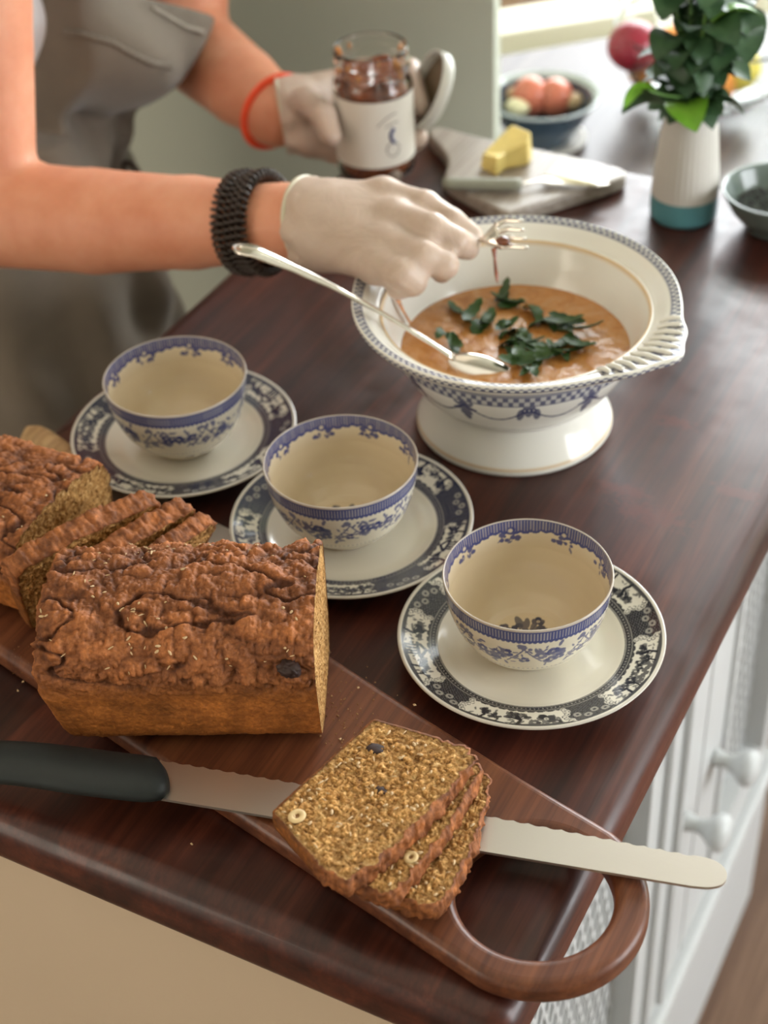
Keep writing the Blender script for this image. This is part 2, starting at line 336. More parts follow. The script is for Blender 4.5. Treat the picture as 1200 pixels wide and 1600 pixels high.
# ------------------------------------------------------------------ signed-distance bodies (one continuous surface)
def surface_nets(Fv, org, h):
    nx, ny, nz = Fv.shape; Sg = Fv < 0; acc = np.zeros((nx - 1, ny - 1, nz - 1, 3), np.float32); cnt = np.zeros((nx - 1, ny - 1, nz - 1), np.int16)
    dims = (nx - 1, ny - 1, nz - 1)
    for ax in range(3):
        o1, o2 = [a for a in range(3) if a != ax]
        for da in (0, 1):
            for db in (0, 1):
                s0 = [None] * 3; s1 = [None] * 3
                s0[ax] = slice(0, dims[ax]); s1[ax] = slice(1, dims[ax] + 1)
                for o_, d_ in ((o1, da), (o2, db)):
                    s0[o_] = s1[o_] = slice(d_, dims[o_] + d_)
                a = Fv[tuple(s0)]; b2 = Fv[tuple(s1)]; cr = (a < 0) != (b2 < 0)
                ii = np.nonzero(cr); t = a[ii] / (a[ii] - b2[ii])
                off = np.zeros((len(t), 3), np.float32); off[:, ax] = t; off[:, o1] = da; off[:, o2] = db
                acc[ii] += off; cnt[ii] += 1
    act = cnt > 0; idx = -np.ones(act.shape, np.int64); ijk = np.argwhere(act); idx[act] = np.arange(len(ijk))
    V = org + h * (ijk + acc[act] / cnt[act][:, None]); Fs = []
    for ax in range(3):
        o1, o2 = [(1, 2), (2, 0), (0, 1)][ax]
        sl = [slice(1, -1)] * 3; sl[ax] = slice(0, dims[ax]); a = Sg[tuple(sl)]
        sl2 = list(sl); sl2[ax] = slice(1, dims[ax] + 1); b2 = Sg[tuple(sl2)]
        E_ = np.argwhere(a != b2); E_[:, o1] += 1; E_[:, o2] += 1
        inside = Sg[tuple(E_.T)]
        def c(d1, d2):
            q = E_.copy(); q[:, o1] -= d1; q[:, o2] -= d2; return idx[tuple(q.T)]
        f = np.stack([c(1, 1), c(0, 1), c(0, 0), c(1, 0)], -1); f[~inside] = f[~inside][:, ::-1]; Fs.append(f)
    return V, np.vstack(Fs)
def smin(a, b2, k):
    h = np.clip(0.5 + 0.5 * (b2 - a) / k, 0, 1); return b2 + (a - b2) * h - k * h * (1 - h)
def cap(P, a, b2, ra, rb):
    a = np.asarray(a, np.float32); b2 = np.asarray(b2, np.float32); ab = b2 - a
    t = np.clip(((P - a) @ ab) / (ab @ ab), 0, 1); return np.linalg.norm(P - a - t[..., None] * ab, axis=-1) - (ra + (rb - ra) * t)
def ell(P, c, r, rz=0.0):
    q = P - np.asarray(c, np.float32)
    if rz:
        cs, sn = math.cos(rz), math.sin(rz); q = np.stack([q[..., 0] * cs + q[..., 1] * sn, -q[..., 0] * sn + q[..., 1] * cs, q[..., 2]], -1)
    r = np.asarray(r, np.float32); k = np.linalg.norm(q / r, axis=-1); k2 = np.linalg.norm(q / (r * r), axis=-1) + 1e-9; return k * (k - 1) / k2
def grid3(lo, hi, h):
    ax = [np.arange(lo[i], hi[i] + h, h, dtype=np.float32) for i in range(3)]
    return np.stack(np.meshgrid(*ax, indexing='ij'), -1)
def sdf_obj(name, fn, lo, hi, h, mat, parent):
    G = grid3(lo, hi, h); V, F = surface_nets(fn(G), np.array(lo, float), h); return mesh_obj(name, V, F, mat, parent, True)

# ================================================================== SETTING
ZT = 0.90                                           # worktop level
ROOM = (-2.3, 2.1, -1.9, 3.6)
fl = box('floor', (ROOM[0], ROOM[2], -0.06), (ROOM[1], ROOM[3], -0.012), M['dark']); tag(fl, kind='structure')
x = ROOM[0]; k = 0
me0 = None
while x < ROOM[1]:
    if me0 is None:
        pl = box('floorboard', (0.001, ROOM[2], -0.012), (0.128, ROOM[3], 0.0), M['floorwood'], None, 0.002, 1); me0 = pl
    else:
        pl = me0.copy(); COL.objects.link(pl)
    pl.location = (x, 0, 0); pl.parent = fl; x += 0.13
box_w = lambda n_, lo, hi, mm, lab=None: tag(box(n_, lo, hi, mm), lab, None, None, 'structure')
box_w('ceiling', (ROOM[0], ROOM[2], 2.6), (ROOM[1], ROOM[3], 2.68), M['ceiling'])
box_w('wall_left', (ROOM[0] - .1, ROOM[2], 0), (ROOM[0], ROOM[3], 2.6), M['wallp'])
box_w('wall_front', (ROOM[0], ROOM[2] - .1, 0), (ROOM[1], ROOM[2], 2.6), M['wallp'])
box_w('wall_back', (ROOM[0], 1.045, 0), (-0.478, 1.06, 2.6), M['sage'])
# right wall with a window opening
def wall_with_hole(name, y0, y1, hy0, hy1, hz0, hz1, xw):
    bm = bmesh.new()
    for (a, b2, c, d) in ((y0, hy0, 0, 2.6), (hy1, y1, 0, 2.6), (hy0, hy1, 0, hz0), (hy0, hy1, hz1, 2.6)):
        r_ = bmesh.ops.create_cube(bm, size=1)
        for v in r_['verts']: v.co = Vector((xw + (v.co.x + .5) * .1, a + (v.co.y + .5) * (b2 - a), c + (v.co.z + .5) * (d - c)))
    return tag(bm_obj(name, bm, M['wallp']), kind='structure')
wall_with_hole('wall_right', ROOM[2], ROOM[3], 0.2, 1.6, 0.7, 2.15, ROOM[1])
w2 = box('window_2', (ROOM[1] + .03, 0.86, 0.7), (ROOM[1] + .07, 0.94, 2.15), M['white']); tag(w2, kind='structure')
for (a, b2, c, d) in ((.2, .26, .7, 2.15), (1.54, 1.6, .7, 2.15), (.2, 1.6, .7, .76), (.2, 1.6, 2.09, 2.15)):
    box('window_frame', (ROOM[1] + .03, a, c), (ROOM[1] + .07, b2, d), M['white'], w2)
# far low window, set at an angle
wr = Matrix.Translation((-0.988, 1.065, 0)) @ Matrix.Rotation(math.radians(44), 4, 'Z')      # local x runs along the wall
def wbox(name, lo, hi, mm, parent=None):
    o = box(name, lo, hi, mm, None, 0.004, 2)
    o.data.transform(wr)
    if parent is not None: attach(o, parent)
    return o
tag(wbox('wall_window', (0, 0, 0), (3.5, 0.12, 0.69), M['sill']), kind='structure')
tag(wbox('trim_1', (0, 0, 2.2), (3.5, 0.12, 2.6), M['wallp']), kind='structure')
win = wbox('window_1', (0, 0.03, 0.69), (3.5, 0.11, 0.735), M['sill']); tag(win, kind='structure')
for xx in (0.0, 1.45, 2.9): wbox('window_frame', (xx, 0.04, 0.70), (xx + .06, 0.10, 2.2), M['sill'], win)
wbox('window_sill', (-.02, -0.03, 0.672), (3.5, 0.03, 0.70), M['sill'], win)
gr = mesh_obj('ground_outside', [(-12, 1.2, -.1), (12, 1.2, -.1), (12, 20, -.1), (-12, 20, -.1)], [(0, 1, 2, 3)], M['grass']); tag(gr, kind='structure')
tag(lumpy('garden_bush', (-1.75, 3.9, 0.40), 0.42, M['bush'], None, 0.5, 3.5, 3, (1.1, 1, 0.9), 5), 'blurred green bush outside the bright window', 'bush')

# far dining table
dt = empty('dining_table', (-0.35, 1.35, 0), 'low dark polished table by the window, far behind the kitchen worktop', 'table')
prism('tabletop', chaikin([(-.82, 1.07), (.42, 1.07), (.42, 1.72), (-.27, 1.68), (-.60, 1.35), (-.82, 1.14)], 2, True), 0.715, 0.75, M['table'], dt, 0.006)
for lx, ly in ((-.68, 1.14), (0.36, 1.12), (0.36, 1.64), (-0.24, 1.62)): box('leg', (lx - .025, ly - .025, 0), (lx + .025, ly + .025, 0.716), M['table'], dt, 0.004)

# ================================================================== KITCHEN ISLAND
wt = box('worktop', (-0.498, 0, 0.858), (0.0, 0.846, 0.9), M['worktop'], None, 0.0)
bm = bmesh.new(); bm.from_mesh(wt.data)
ve = [e for e in bm.edges if abs(e.verts[0].co.z - e.verts[1].co.z) > .01]; bmesh.ops.bevel(bm, geom=ve, offset=0.018, segments=6, profile=0.5, affect='EDGES')
ed = [e for e in bm.edges if abs(e.verts[0].co.z - e.verts[1].co.z) < 1e-5 and len(e.link_faces) == 2 and any(abs(f.normal.z) > .9 for f in e.link_faces) and not all(abs(f.normal.z) > .9 for f in e.link_faces)]
bmesh.ops.bevel(bm, geom=ed, offset=0.0165, segments=8, profile=0.5, affect='EDGES'); bm.to_mesh(wt.data); bm.free()
for p in wt.data.polygons: p.use_smooth = abs(p.normal.z) < .999
tag(wt, 'dark reddish brown polished wooden worktop with rounded edges', 'worktop')

cab = empty('kitchen_cabinet', (-0.27, 0.43, 0), 'white painted cabinet with lattice doors under the dark wooden worktop', 'cabinet')
box('body', (-0.47, 0.03, 0.0), (-0.077, 0.82, 0.857), M['white'], cab)
box('end_panel', (-0.475, 0.018, 0.0), (-0.058, 0.0295, 0.857), M['cream'], cab)['label'] = 'cream end panel'
box('plinth', (-0.08, 0.018, 0.0), (-0.052, 0.835, 0.235), M['white'], cab, 0.004)
box('plinth_moulding', (-0.08, 0.018, 0.225), (-0.045, 0.84, 0.25), M['white'], cab, 0.006, 3)
box('top_rail', (-0.079, 0.03, 0.80), (-0.058, 0.82, 0.857), M['white'], cab)
def lattice_door(y0, y1, ly0, ly1, knob_y, strips):
    z0, z1 = 0.255, 0.795; lz0, lz1 = 0.31, 0.745; xf = -0.056; xb = -0.0765
    bm = bmesh.new()
    for (a, b2, c, d) in ((y0, ly0, z0, z1), (ly1, y1, z0, z1), (ly0, ly1, z0, lz0), (ly0, ly1, lz1, z1)):
        r_ = bmesh.ops.create_cube(bm, size=1)
        for v in r_['verts']: v.co = Vector((xb + (v.co.x + .5) * (xf - xb), a + (v.co.y + .5) * (b2 - a), c + (v.co.z + .5) * (d - c)))
    dr = bm_obj('door', bm, M['white'], cab)
    for s in strips: box('moulding', (xf - .001, s - .004, z0 + .005), (xf + .006, s + .004, z1 - .005), M['white'], dr, 0.002)
    for s in (ly0 - .004, ly1 + .004): box('moulding', (xf - .001, s - .004, lz0), (xf + .004, s + .004, lz1), M['white'], dr, 0.0015)
    box('backing', (-0.0768, ly0, lz0), (-0.0740, ly1, lz1), M['grate'], dr)
    # diagonal lattice bars, each its own mesh clipped to the opening
    for sgn in (1, -1):
        c = -1.0
        step = 0.046
        kk = np.arange(-45, 60)
        for q in kk:
            off = q * step
            pts = []
            # line z = lz0 + sgn*3.1*(y-ly0) + off
            for yy in (ly0, ly1): pts.append((yy, lz0 + sgn * 3.1 * (yy - ly0) + off))
            (ya, za), (yb, zb) = pts
            t0, t1 = 0.0, 1.0; dz = zb - za
            for lim, sg in ((lz0, 1), (lz1, -1)):
                fa = sg * (za - lim); fb = sg * (zb - lim)
                if fa < 0 and fb < 0: t0, t1 = 1, 0; break
                if fa < 0: t0 = max(t0, fa / (fa - fb))
                if fb < 0: t1 = min(t1, fa / (fa - fb))
            if t1 - t0 < 0.02: continue
            A = Vector((0, ya + t0 * (yb - ya), za + t0 * dz)); B = Vector((0, ya + t1 * (yb - ya), za + t1 * dz))
            x0 = -0.0736 if sgn > 0 else -0.0732; n_ = Vector((0, -(B - A).z, (B - A).y)).normalized() * (0.0034 if sgn > 0 else 0.0018)
            Vv = [(x0, *(p + s * n_)[1:]) for p in (A, B) for s in (-1, 1)] + [(x0 + .0009, *(p + s * n_)[1:]) for p in (A, B) for s in (-1, 1)]
            mesh_obj('lattice_bar', Vv, [(0, 2, 3, 1), (4, 5, 7, 6), (0, 4, 6, 2), (1, 3, 7, 5), (0, 1, 5, 4), (2, 6, 7, 3)], M['white'], dr, False)
    if knob_y is not None:
        kz = 0.490; prof = [(0.0, 0.0), (0.009, 0), (0.008, 0.006), (0.006, 0.014), (0.010, 0.021), (0.0165, 0.027), (0.0175, 0.034), (0.013, 0.040), (0, 0.042)]
        pr = chaikin(prof, 2); th = np.linspace(0, 2 * math.pi, 28, endpoint=False)
        V = np.stack([xf + pr[:, 1][:, None] + 0 * th, knob_y + pr[:, 0][:, None] * np.cos(th), kz + pr[:, 0][:, None] * np.sin(th)], -1)
        mesh_obj('knob', V, grid_faces(len(pr), 28), M['white'], dr, True)
M['grate'] = plain('pale_grey_backing', (0.13, 0.15, 0.14), 0.7, 0.05)
lattice_door(0.033, 0.538, 0.075, 0.385, 0.500, (0.43, 0.475))
lattice_door(0.542, 0.818, 0.612, 0.775, 0.580, ())

# ================================================================== CHINA PATTERNS (drawn on the glaze by code)
def cov(h, w_): return np.zeros((h, w_), np.float32)
def dot(c, x, y, r, a=1.0, ry=None, ang=0.0):
    h, w_ = c.shape; ry = ry or r; R_ = int(max(r, ry)) + 2; xs = np.arange(int(x) - R_, int(x) + R_ + 1); ys = np.arange(max(0, int(y) - R_), min(h, int(y) + R_ + 1))
    if len(ys) == 0: return
    X, Y = np.meshgrid(xs - x, ys - y); cs, sn = math.cos(ang), math.sin(ang); U_ = X * cs + Y * sn; V_ = -X * sn + Y * cs
    m = np.clip((1.15 - np.sqrt((U_ / r) ** 2 + (V_ / ry) ** 2)) * max(1, min(r, ry)), 0, 1) * abs(a); ix = np.ix_(ys, xs % w_)
    c[ix] = np.maximum(c[ix], m) if a > 0 else c[ix] * (1 - m)
def stroke(c, pts, r, a=1.0):
    p = resample(pts, max(2, int(np.sum(np.linalg.norm(np.diff(np.array(pts, float), axis=0), axis=1)) / max(.7, r * .6)) + 2))
    for q in p: dot(c, q[0], q[1], r, a)
def flower(c, x, y, r, rr):
    for k in range(5):
        t = 2 * math.pi * k / 5 + rr.rand(); dot(c, x + r * .6 * math.cos(t), y + r * .6 * math.sin(t), r * .5, 0.75 + .25 * rr.rand())
    dot(c, x, y, r * .28, -0.8); dot(c, x, y, r * .12, 1)
def leafy(c, x, y, L, ang, rr):
    dot(c, x + L * .5 * math.cos(ang), y + L * .5 * math.sin(ang), L * .5, .8, L * .2, ang)
def tree(c, x, y, h, rr, d=-1):
    stroke(c, [(x, y), (x + h * .1, y + d * h * .35), (x - h * .05, y + d * h * .6)], max(2.2, h * .06))
    for k in range(7):
        t = rr.uniform(-1.2, 1.2); L = h * rr.uniform(.3, .6); x2 = x + L * math.sin(t); y2 = y + d * (h * .4 + L * .6 * math.cos(t))
        stroke(c, [(x, y + d * h * .35), (x2, y2)], 1.8)
        for q in range(5): dot(c, x2 + rr.uniform(-.12, .12) * h, y2 + rr.uniform(-.08, .08) * h, h * rr.uniform(.05, .10), rr.uniform(.7, 1))
def colour(c, base, ink, ink2=None):
    c = np.clip(c, 0, 1)[..., None]; return np.array(base) * (1 - c) + np.array(ink) * c

def saucer_canvas(frac=.33):
    H, Wd = 96, 1800; c = cov(H, Wd); rr = np.random.RandomState(5)
    per = Wd // 5; yy = np.arange(H)[:, None]; xx = np.arange(Wd)[None, :]
    u = (xx % per) / per; sc_ = (np.abs(u - .5) < frac) & (yy > 24 + 5 * np.abs(np.sin(u * 44)))
    hatch = np.where(((xx + 2 * yy) % 14 < 2) | ((xx - 2 * yy) % 14 < 2), .82, 1.0)
    c[:] = np.where(sc_, .05, hatch)
    for k in range(150): dot(c, k * 12, 11, 2.2, -0.5)
    c[3:5] = .5; c[19:21] = .6
    for s in range(5):
        x0 = s * per
        for sg in (-1, 1):              # scroll borders
            xb = x0 + per * (.5 + sg * (frac + .01))
            for q in range(7):
                yq = 30 + 10 * q; xq = xb + 7 * math.sin(q * 1.4); dot(c, xq, yq, 8, -0.8)
                for a in np.linspace(0, 5.2, 22): dot(c, xq + 5 * math.cos(a), yq + 5 * math.sin(a), 1.6, .95)
        for q in range(4):              # pale rosettes on the dark panels
            dot(c, x0 + (q - 1.5) * 22, 62 + 12 * (q % 2), 9, -.35); dot(c, x0 + (q - 1.5) * 22, 62 + 12 * (q % 2), 4, .95)
        cx = x0 + per * .5; kind = s % 3
        dot(c, cx - 70, 94, 62, .92, 11); dot(c, cx + 60, 94, 70, .92, 12)
        if kind == 0:
            tree(c, cx - 58, 86, 66, rr); tree(c, cx + 62, 84, 60, rr); tree(c, cx + 92, 84, 40, rr)
            for q in range(4): stroke(c, [(cx - 8 + 10 * q, 84), (cx - 8 + 10 * q, 52)], 3.2)
            stroke(c, [(cx - 18, 52), (cx + 32, 52)], 4); stroke(c, [(cx - 12, 46), (cx + 8, 32), (cx + 28, 46)], 4)
        elif kind == 1:
            tree(c, cx + 8, 88, 70, rr); tree(c, cx - 75, 86, 56, rr); tree(c, cx - 40, 88, 40, rr)
            flower(c, cx + 74, 58, 20, rr); flower(c, cx + 46, 74, 13, rr); flower(c, cx + 96, 76, 11, rr)
        else:
            for q in (-1, 1): tree(c, cx + q * 72, 82, 58, rr); tree(c, cx + q * 44, 84, 44, rr)
            for q in range(9): dot(c, cx - 34 + 8.5 * q, 72 + 5 * math.sin(q * 2.1), 7, .85)
            for q in range(5): flower(c, cx - 34 + 17 * q, 50 + 6 * math.sin(q * 3), 10, rr)
        for q in range(46):
            leafy(c, cx + rr.uniform(-105, 105), rr.uniform(40, 88), rr.uniform(9, 18), rr.uniform(0, 6.28), rr)
    c[92:94] = .9; c[94:] = 0.05
    return c
SC = saucer_canvas(); SC2 = saucer_canvas(.25)
def saucer_cols(base, ink): return colour(SC if ink is INK_N else SC2, base, ink)
def make_saucer(name, loc, rz, base, ink, label):
    root = empty(name, loc, label, 'saucer', None, rz)
    plate = [([(0, 0.0062), (0.030, 0.0060), (0.043, 0.0066), (0.050, 0.0088), (0.0545, 0.0112)], 26, None),
             ([(0.0545, 0.0112), (0.060, 0.0128), (0.070, 0.0156), (0.0765, 0.0180)], 50, saucer_cols(base, ink)),
             ([(0.0765, 0.0180), (0.0779, 0.0181), (0.0783, 0.0172), (0.0774, 0.0163)], 6, (0.60, 0.56, 0.50)),
             ([(0.0774, 0.0163), (0.070, 0.0132), (0.052, 0.0070), (0.040, 0.0040), (0.036, 0.0004), (0.033, 0.0004), (0.032, 0.0030), (0, 0.0034)], 24, None)]
    return root, plate
INK_N = (0.006, 0.008, 0.020); INK_B = (0.008, 0.014, 0.050)
SB = (0.74, 0.70, 0.60)
me_saucer = None
def cup_canvas_out():
    H, Wd = 180, 840; c = cov(H, Wd); rr = np.random.RandomState(9)
    c[0:25] = .95
    for x_ in range(Wd):
        if x_ % 5 < 2: c[3:21, x_] = .62
    for k in range(100): dot(c, (k + .5) * Wd / 100, 24, 3.6, .9)
    for k in range(8):
        x0 = (k + .5) * Wd / 8
        for q in range(7): flower(c, x0 + rr.uniform(-26, 26), 66 + rr.uniform(-16, 20), rr.uniform(8, 12), rr)
        for q in range(20): leafy(c, x0 + rr.uniform(-38, 38), 66 + rr.uniform(-28, 30), rr.uniform(9, 17), rr.uniform(0, 6.28), rr)
        x1 = k * Wd / 8
        for q in range(6): dot(c, x1 + rr.uniform(-14, 14), 32 + rr.uniform(0, 14), rr.uniform(3, 6), .8)
        stroke(c, [(x1 - 30, 84), (x1 - 12, 62), (x1, 44), (x1 + 12, 62), (x1 + 30, 84)], 1.8, .85)
        for q in range(12): leafy(c, x1 + rr.uniform(-20, 20), 62 + rr.uniform(-16, 26), 11, rr.uniform(0, 6.28), rr)
        flower(c, x1, 78, 9, rr)
    for k in range(90): dot(c, k * Wd / 90, 116, 2.2, .8)
    for k in range(5):
        x0 = (k + .3) * Wd / 5
        for q in range(6): flower(c, x0 + rr.uniform(-36, 36), 146 + rr.uniform(-6, 8), 8, rr)
        for q in range(12): leafy(c, x0 + rr.uniform(-46, 46), 148 + rr.uniform(-8, 10), 12, rr.uniform(-.6, .6), rr)
    return c
def cup_canvas_in():
    H, Wd = 60, 800; c = cov(H, Wd); rr = np.random.RandomState(19)
    for x_ in range(Wd):
        t = x_ / Wd * 2 * math.pi; e = 26 + 4 * abs(math.sin(t * 24)) + 3 * math.sin(t * 9); c[1:int(e), x_] = .95
        if x_ % 5 < 2: c[2:int(e) - 6, x_] = .62
    for k in range(9):
        x0 = (k + .5) * Wd / 9
        for q in range(9): dot(c, x0 + rr.uniform(-19, 19), 30 + rr.uniform(-4, 13), rr.uniform(2.5, 5.5), .9)
        for q in range(6): leafy(c, x0 + rr.uniform(-15, 15), 34 + rr.uniform(0, 12), 10, rr.uniform(.3, 2.8), rr)
        flower(c, x0, 22, 8, rr); dot(c, x0, 22, 4, -.7)
    return c
CO_, CI_ = cup_canvas_out(), cup_canvas_in()
def bouquet_canvas(NR, NU, rmax):
    """flat posy of flowers painted on the cup floor, sampled into polar rows"""
    n = 240; c = cov(n, n); rr = np.random.RandomState(3); k = n / 2 / rmax * 1.25; cx = n / 2
    for (x_, y_, r_) in ((0, 0, .0042), (-.006, .003, .0036), (.0065, -.001, .004), (.001, .006, .0036), (-.002, -.006, .0035)): flower(c, cx + x_ * k, cx + y_ * k, r_ * k, rr)
    for q in range(26):
        a = rr.uniform(0, 6.28); leafy(c, cx + .006 * k * math.cos(a), cx + .006 * k * math.sin(a), rr.uniform(.004, .0085) * k, a, rr)
    for (x_, y_) in ((.011, .004), (-.012, -.002), (-.004, .011), (.004, -.0115)):
        stroke(c, [(cx, cx), (cx + x_ * k, cx + y_ * k)], 1.5); flower(c, cx + x_ * k, cx + y_ * k, .0028 * k, rr)
    out = np.zeros((NR, NU), np.float32)
    r = np.linspace(rmax, 0, NR)[:, None]; t = np.linspace(0, 2 * math.pi, NU, endpoint=False)[None, :]
    kk = n / 2 / rmax; X = np.clip((cx + r * np.cos(t) * kk).astype(int), 0, n - 1); Y = np.clip((cx + r * np.sin(t) * kk).astype(int), 0, n - 1)
    return np.where(r < rmax * .95, c[Y, X], 0)
BQ = bouquet_canvas(56, 900, 0.0205)
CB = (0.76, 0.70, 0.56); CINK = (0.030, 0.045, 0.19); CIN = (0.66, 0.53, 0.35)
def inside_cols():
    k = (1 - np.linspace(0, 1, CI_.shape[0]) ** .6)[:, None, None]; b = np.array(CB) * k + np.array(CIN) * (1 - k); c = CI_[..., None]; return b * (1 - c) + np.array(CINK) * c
def cup_sections(posy=True):
    z0 = 0.0065
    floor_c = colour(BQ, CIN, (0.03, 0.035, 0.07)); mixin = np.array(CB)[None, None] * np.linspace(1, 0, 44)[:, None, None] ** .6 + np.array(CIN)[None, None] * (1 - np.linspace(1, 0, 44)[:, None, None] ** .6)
    return [([(0, .0095), (.016, .0093), (.0185, .0088), (.0195, z0), (.0222, z0), (.0232, .0092), (.0236, .0108)], 16, None),
            (chaikin([(.0236, .0108), (.031, .0150), (.0385, .0235), (.0440, .0360), (.0472, .0490), (.0484, .0608)], 2)[::1], 120, colour(CO_[::-1], CB, CINK)),
            ([(.0484, .0608), (.0487, .0622), (.0482, .0629), (.0475, .0625)], 6, (0.50, 0.44, 0.38)),
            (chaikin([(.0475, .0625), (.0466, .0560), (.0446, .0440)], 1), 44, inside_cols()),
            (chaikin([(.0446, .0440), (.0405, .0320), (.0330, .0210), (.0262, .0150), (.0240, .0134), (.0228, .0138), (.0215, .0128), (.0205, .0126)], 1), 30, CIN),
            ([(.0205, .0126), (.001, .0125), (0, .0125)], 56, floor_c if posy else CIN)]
cups = [((-0.3910, 0.3285), (-0.3914, 0.3302), 0.4), ((-0.2430, 0.2908), (-0.2384, 0.2914), 1.9), ((-0.0945, 0.2408), (-0.0921, 0.2410), 3.1)]
cl = ['empty blue and white handleless cup nearest the apron, its inside bottom plain', 'middle of the three empty blue and white cups, between the tureen and the loaf', 'blue and white cup nearest the worktop edge, blue flowers inside its bottom']
slb = ['blue and white saucer under the cup nearest the apron', 'dark blue patterned saucer under the middle cup, behind the large loaf', 'dark patterned saucer with painted trees by the rounded worktop edge']
for k, (cp, sp, rz) in enumerate(cups):
    root, plate = make_saucer('saucer', (*sp, ZT), rz, SB, INK_N if k == 2 else INK_B, slb[k])
    pl = revolve('plate', plate, 1100, M['china'], root, base=SB)
    ctop = empty('tea_cup', (*cp, ZT), cl[k], 'cup', None, [0.2, 0.6, 1.15][k])
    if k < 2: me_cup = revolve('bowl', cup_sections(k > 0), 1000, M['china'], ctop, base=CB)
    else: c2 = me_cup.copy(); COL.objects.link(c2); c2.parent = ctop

# ================================================================== TUREEN
TC = np.array([-0.1965, 0.4548, ZT])
def tureen_cols():
    rr = np.random.RandomState(2); Wd = 1560
    rim = cov(40, Wd)
    for x_ in range(Wd):
        q = (x_ // 6) % 2; rim[2:14, x_] = .85 if q else .25; rim[14:26, x_] = .25 if q else .85
    rim[0:2] = .75; rim[26:29] = .8
    body = cov(110, Wd)
    body[0:5] = .7
    for x_ in range(Wd):
        q = (x_ // 10) % 2; body[6:16, x_] = .85 if q else .35; body[16:26, x_] = .35 if q else .85
    body[26:29] = .85
    n = 12
    for k in range(n):
        x0 = k * Wd / n; L = Wd / n
        t = np.linspace(0, 1, 30); stroke(body, np.stack([x0 + t * L, 38 + 34 * np.sin(t * math.pi)], 1), 2.2)
        if k % 2 == 0:
            for q in range(4): leafy(body, x0 - 9 + 6 * q, 28, 34, 1.57 + .2 * (q - 1.5), rr)
            for q in range(3): dot(body, x0 + (q - 1) * 9, 40, 6.5, .95); dot(body, x0 + (q - 1) * 9, 40, 2.5, -.8)
            for sg in (-1, 1): leafy(body, x0 + sg * 15, 36, 36, 1.57 - sg * .1, rr)
        else:
            dot(body, x0, 34, 8, .9)
            for q in range(7): leafy(body, x0, 46, 26, q * .9 + .2, rr)
            leafy(body, x0, 46, 42, 1.57, rr)
    return rim, body
RIM, BODY = tureen_cols()
TB = (0.78, 0.76, 0.69); TI = (0.018, 0.030, 0.12)
GOLD = (0.62, 0.44, 0.24)
tur = empty('soup_tureen', TC, 'large blue and white footed tureen of orange soup with garland pattern and shell handle', 'tureen')
tip = on(1050, 562, 1.0); ha = math.atan2(tip[1] - TC[1], tip[0] - TC[0])
def rimfun(r, z, th):
    out = r.copy(); zz = z.copy()
    for a in (ha, ha + math.pi):
        d = (th - a + math.pi) % (2 * math.pi) - math.pi
        g = np.exp(-(d / 0.30) ** 2) * (1 + .10 * np.cos(d * 22)); wgt = np.clip((r - 0.099) / 0.010, 0, 1) * (z > .084)
        out = out + 0.019 * g * wgt; zz = zz + 0.0035 * g * wgt
    return out, zz
tsec = [([(0, .012), (.04, .012), (.055, .008), (.062, .002), (.0645, 0), (.0678, 0)], 16, None),
        ([(.0678, 0), (.0690, .002), (.0688, .004)], 4, None), ([(.0688, .004), (.0684, .0052)], 2, GOLD),
        (chaikin([(.0684, .0052), (.0660, .010), (.0615, .019), (.0590, .027), (.0580, .031)], 2), 14, None),
        (chaikin([(.0580, .031), (.0625, .034), (.0690, .041)], 2), 12, None),
        (chaikin([(.0690, .041), (.0770, .054), (.0835, .067), (.0870, .079)], 2), 90, colour(BODY[::-1], TB, TI)),
        (chaikin([(.0870, .079), (.0885, .083), (.0950, .0860), (.1020, .0900), (.1070, .0945)], 2), 14, None),
        ([(.1070, .0945), (.1094, .0980), (.1096, .1000)], 14, colour(RIM[::-1][:29], TB, TI)),
        ([(.1096, .1000), (.1092, .1012), (.1084, .1015)], 4, None),
        ([(.1084, .1015), (.1030, .0998)], 26, colour(RIM[:29], TB, TI)),
        ([(.1030, .0998), (.1000, .0980), (.0935, .0925), (.0915, .0915)], 12, None),
        ([(.0915, .0915), (.0905, .0918), (.0895, .0910)], 4, GOLD),
        (chaikin([(.0895, .0910), (.0850, .0800), (.0790, .0640), (.0700, .0480), (.0550, .0380), (0, .0350)], 2), 40, None)]
M['moulding'] = plain('white_glazed_moulding', TB, 0.12, 0.02, 30, coat=0.6); M['gilt'] = plain('worn_gilt', (0.58, 0.42, 0.24), 0.3)
body = revolve('bowl', tsec, 1200, M['china'], tur, rfun=rimfun, base=TB)
for a in (ha, ha + math.pi):          # moulded shell leaves on the handles
    for q in np.linspace(-.36, .36, 11):
        A = np.array([math.cos(a + q), math.sin(a + q), 0]); r1 = .1075 + .0165 * math.exp(-(q / .30) ** 2); r0 = .098
        pth = np.array([TC + A * r0 + [0, 0, .0980], TC + A * (r0 * .5 + r1 * .5) + [0, 0, .1025], TC + A * r1 + [0, 0, .1032 + .001 * math.cos(q * 20)]])
        cp = chaikin(pth, 2); tube_obj('shell_rib', cp, np.interp(np.linspace(0, 1, len(cp)), [0, .6, 1], [.0008, .0019, .0014]), M['moulding'], tur, 8)
cpth = [TC + np.array([math.cos(ha + q), math.sin(ha + q), 0]) * (.1085 + .0190 * math.exp(-(q / .30) ** 2) * (1 + .10 * math.cos(q * 22))) + [0, 0, .1003 + .0035 * math.exp(-(q / .3) ** 2)] for q in np.linspace(-.62, .62, 60)]
tube_obj('gilt_line', cpth, .0008, M['gilt'], tur, 6)
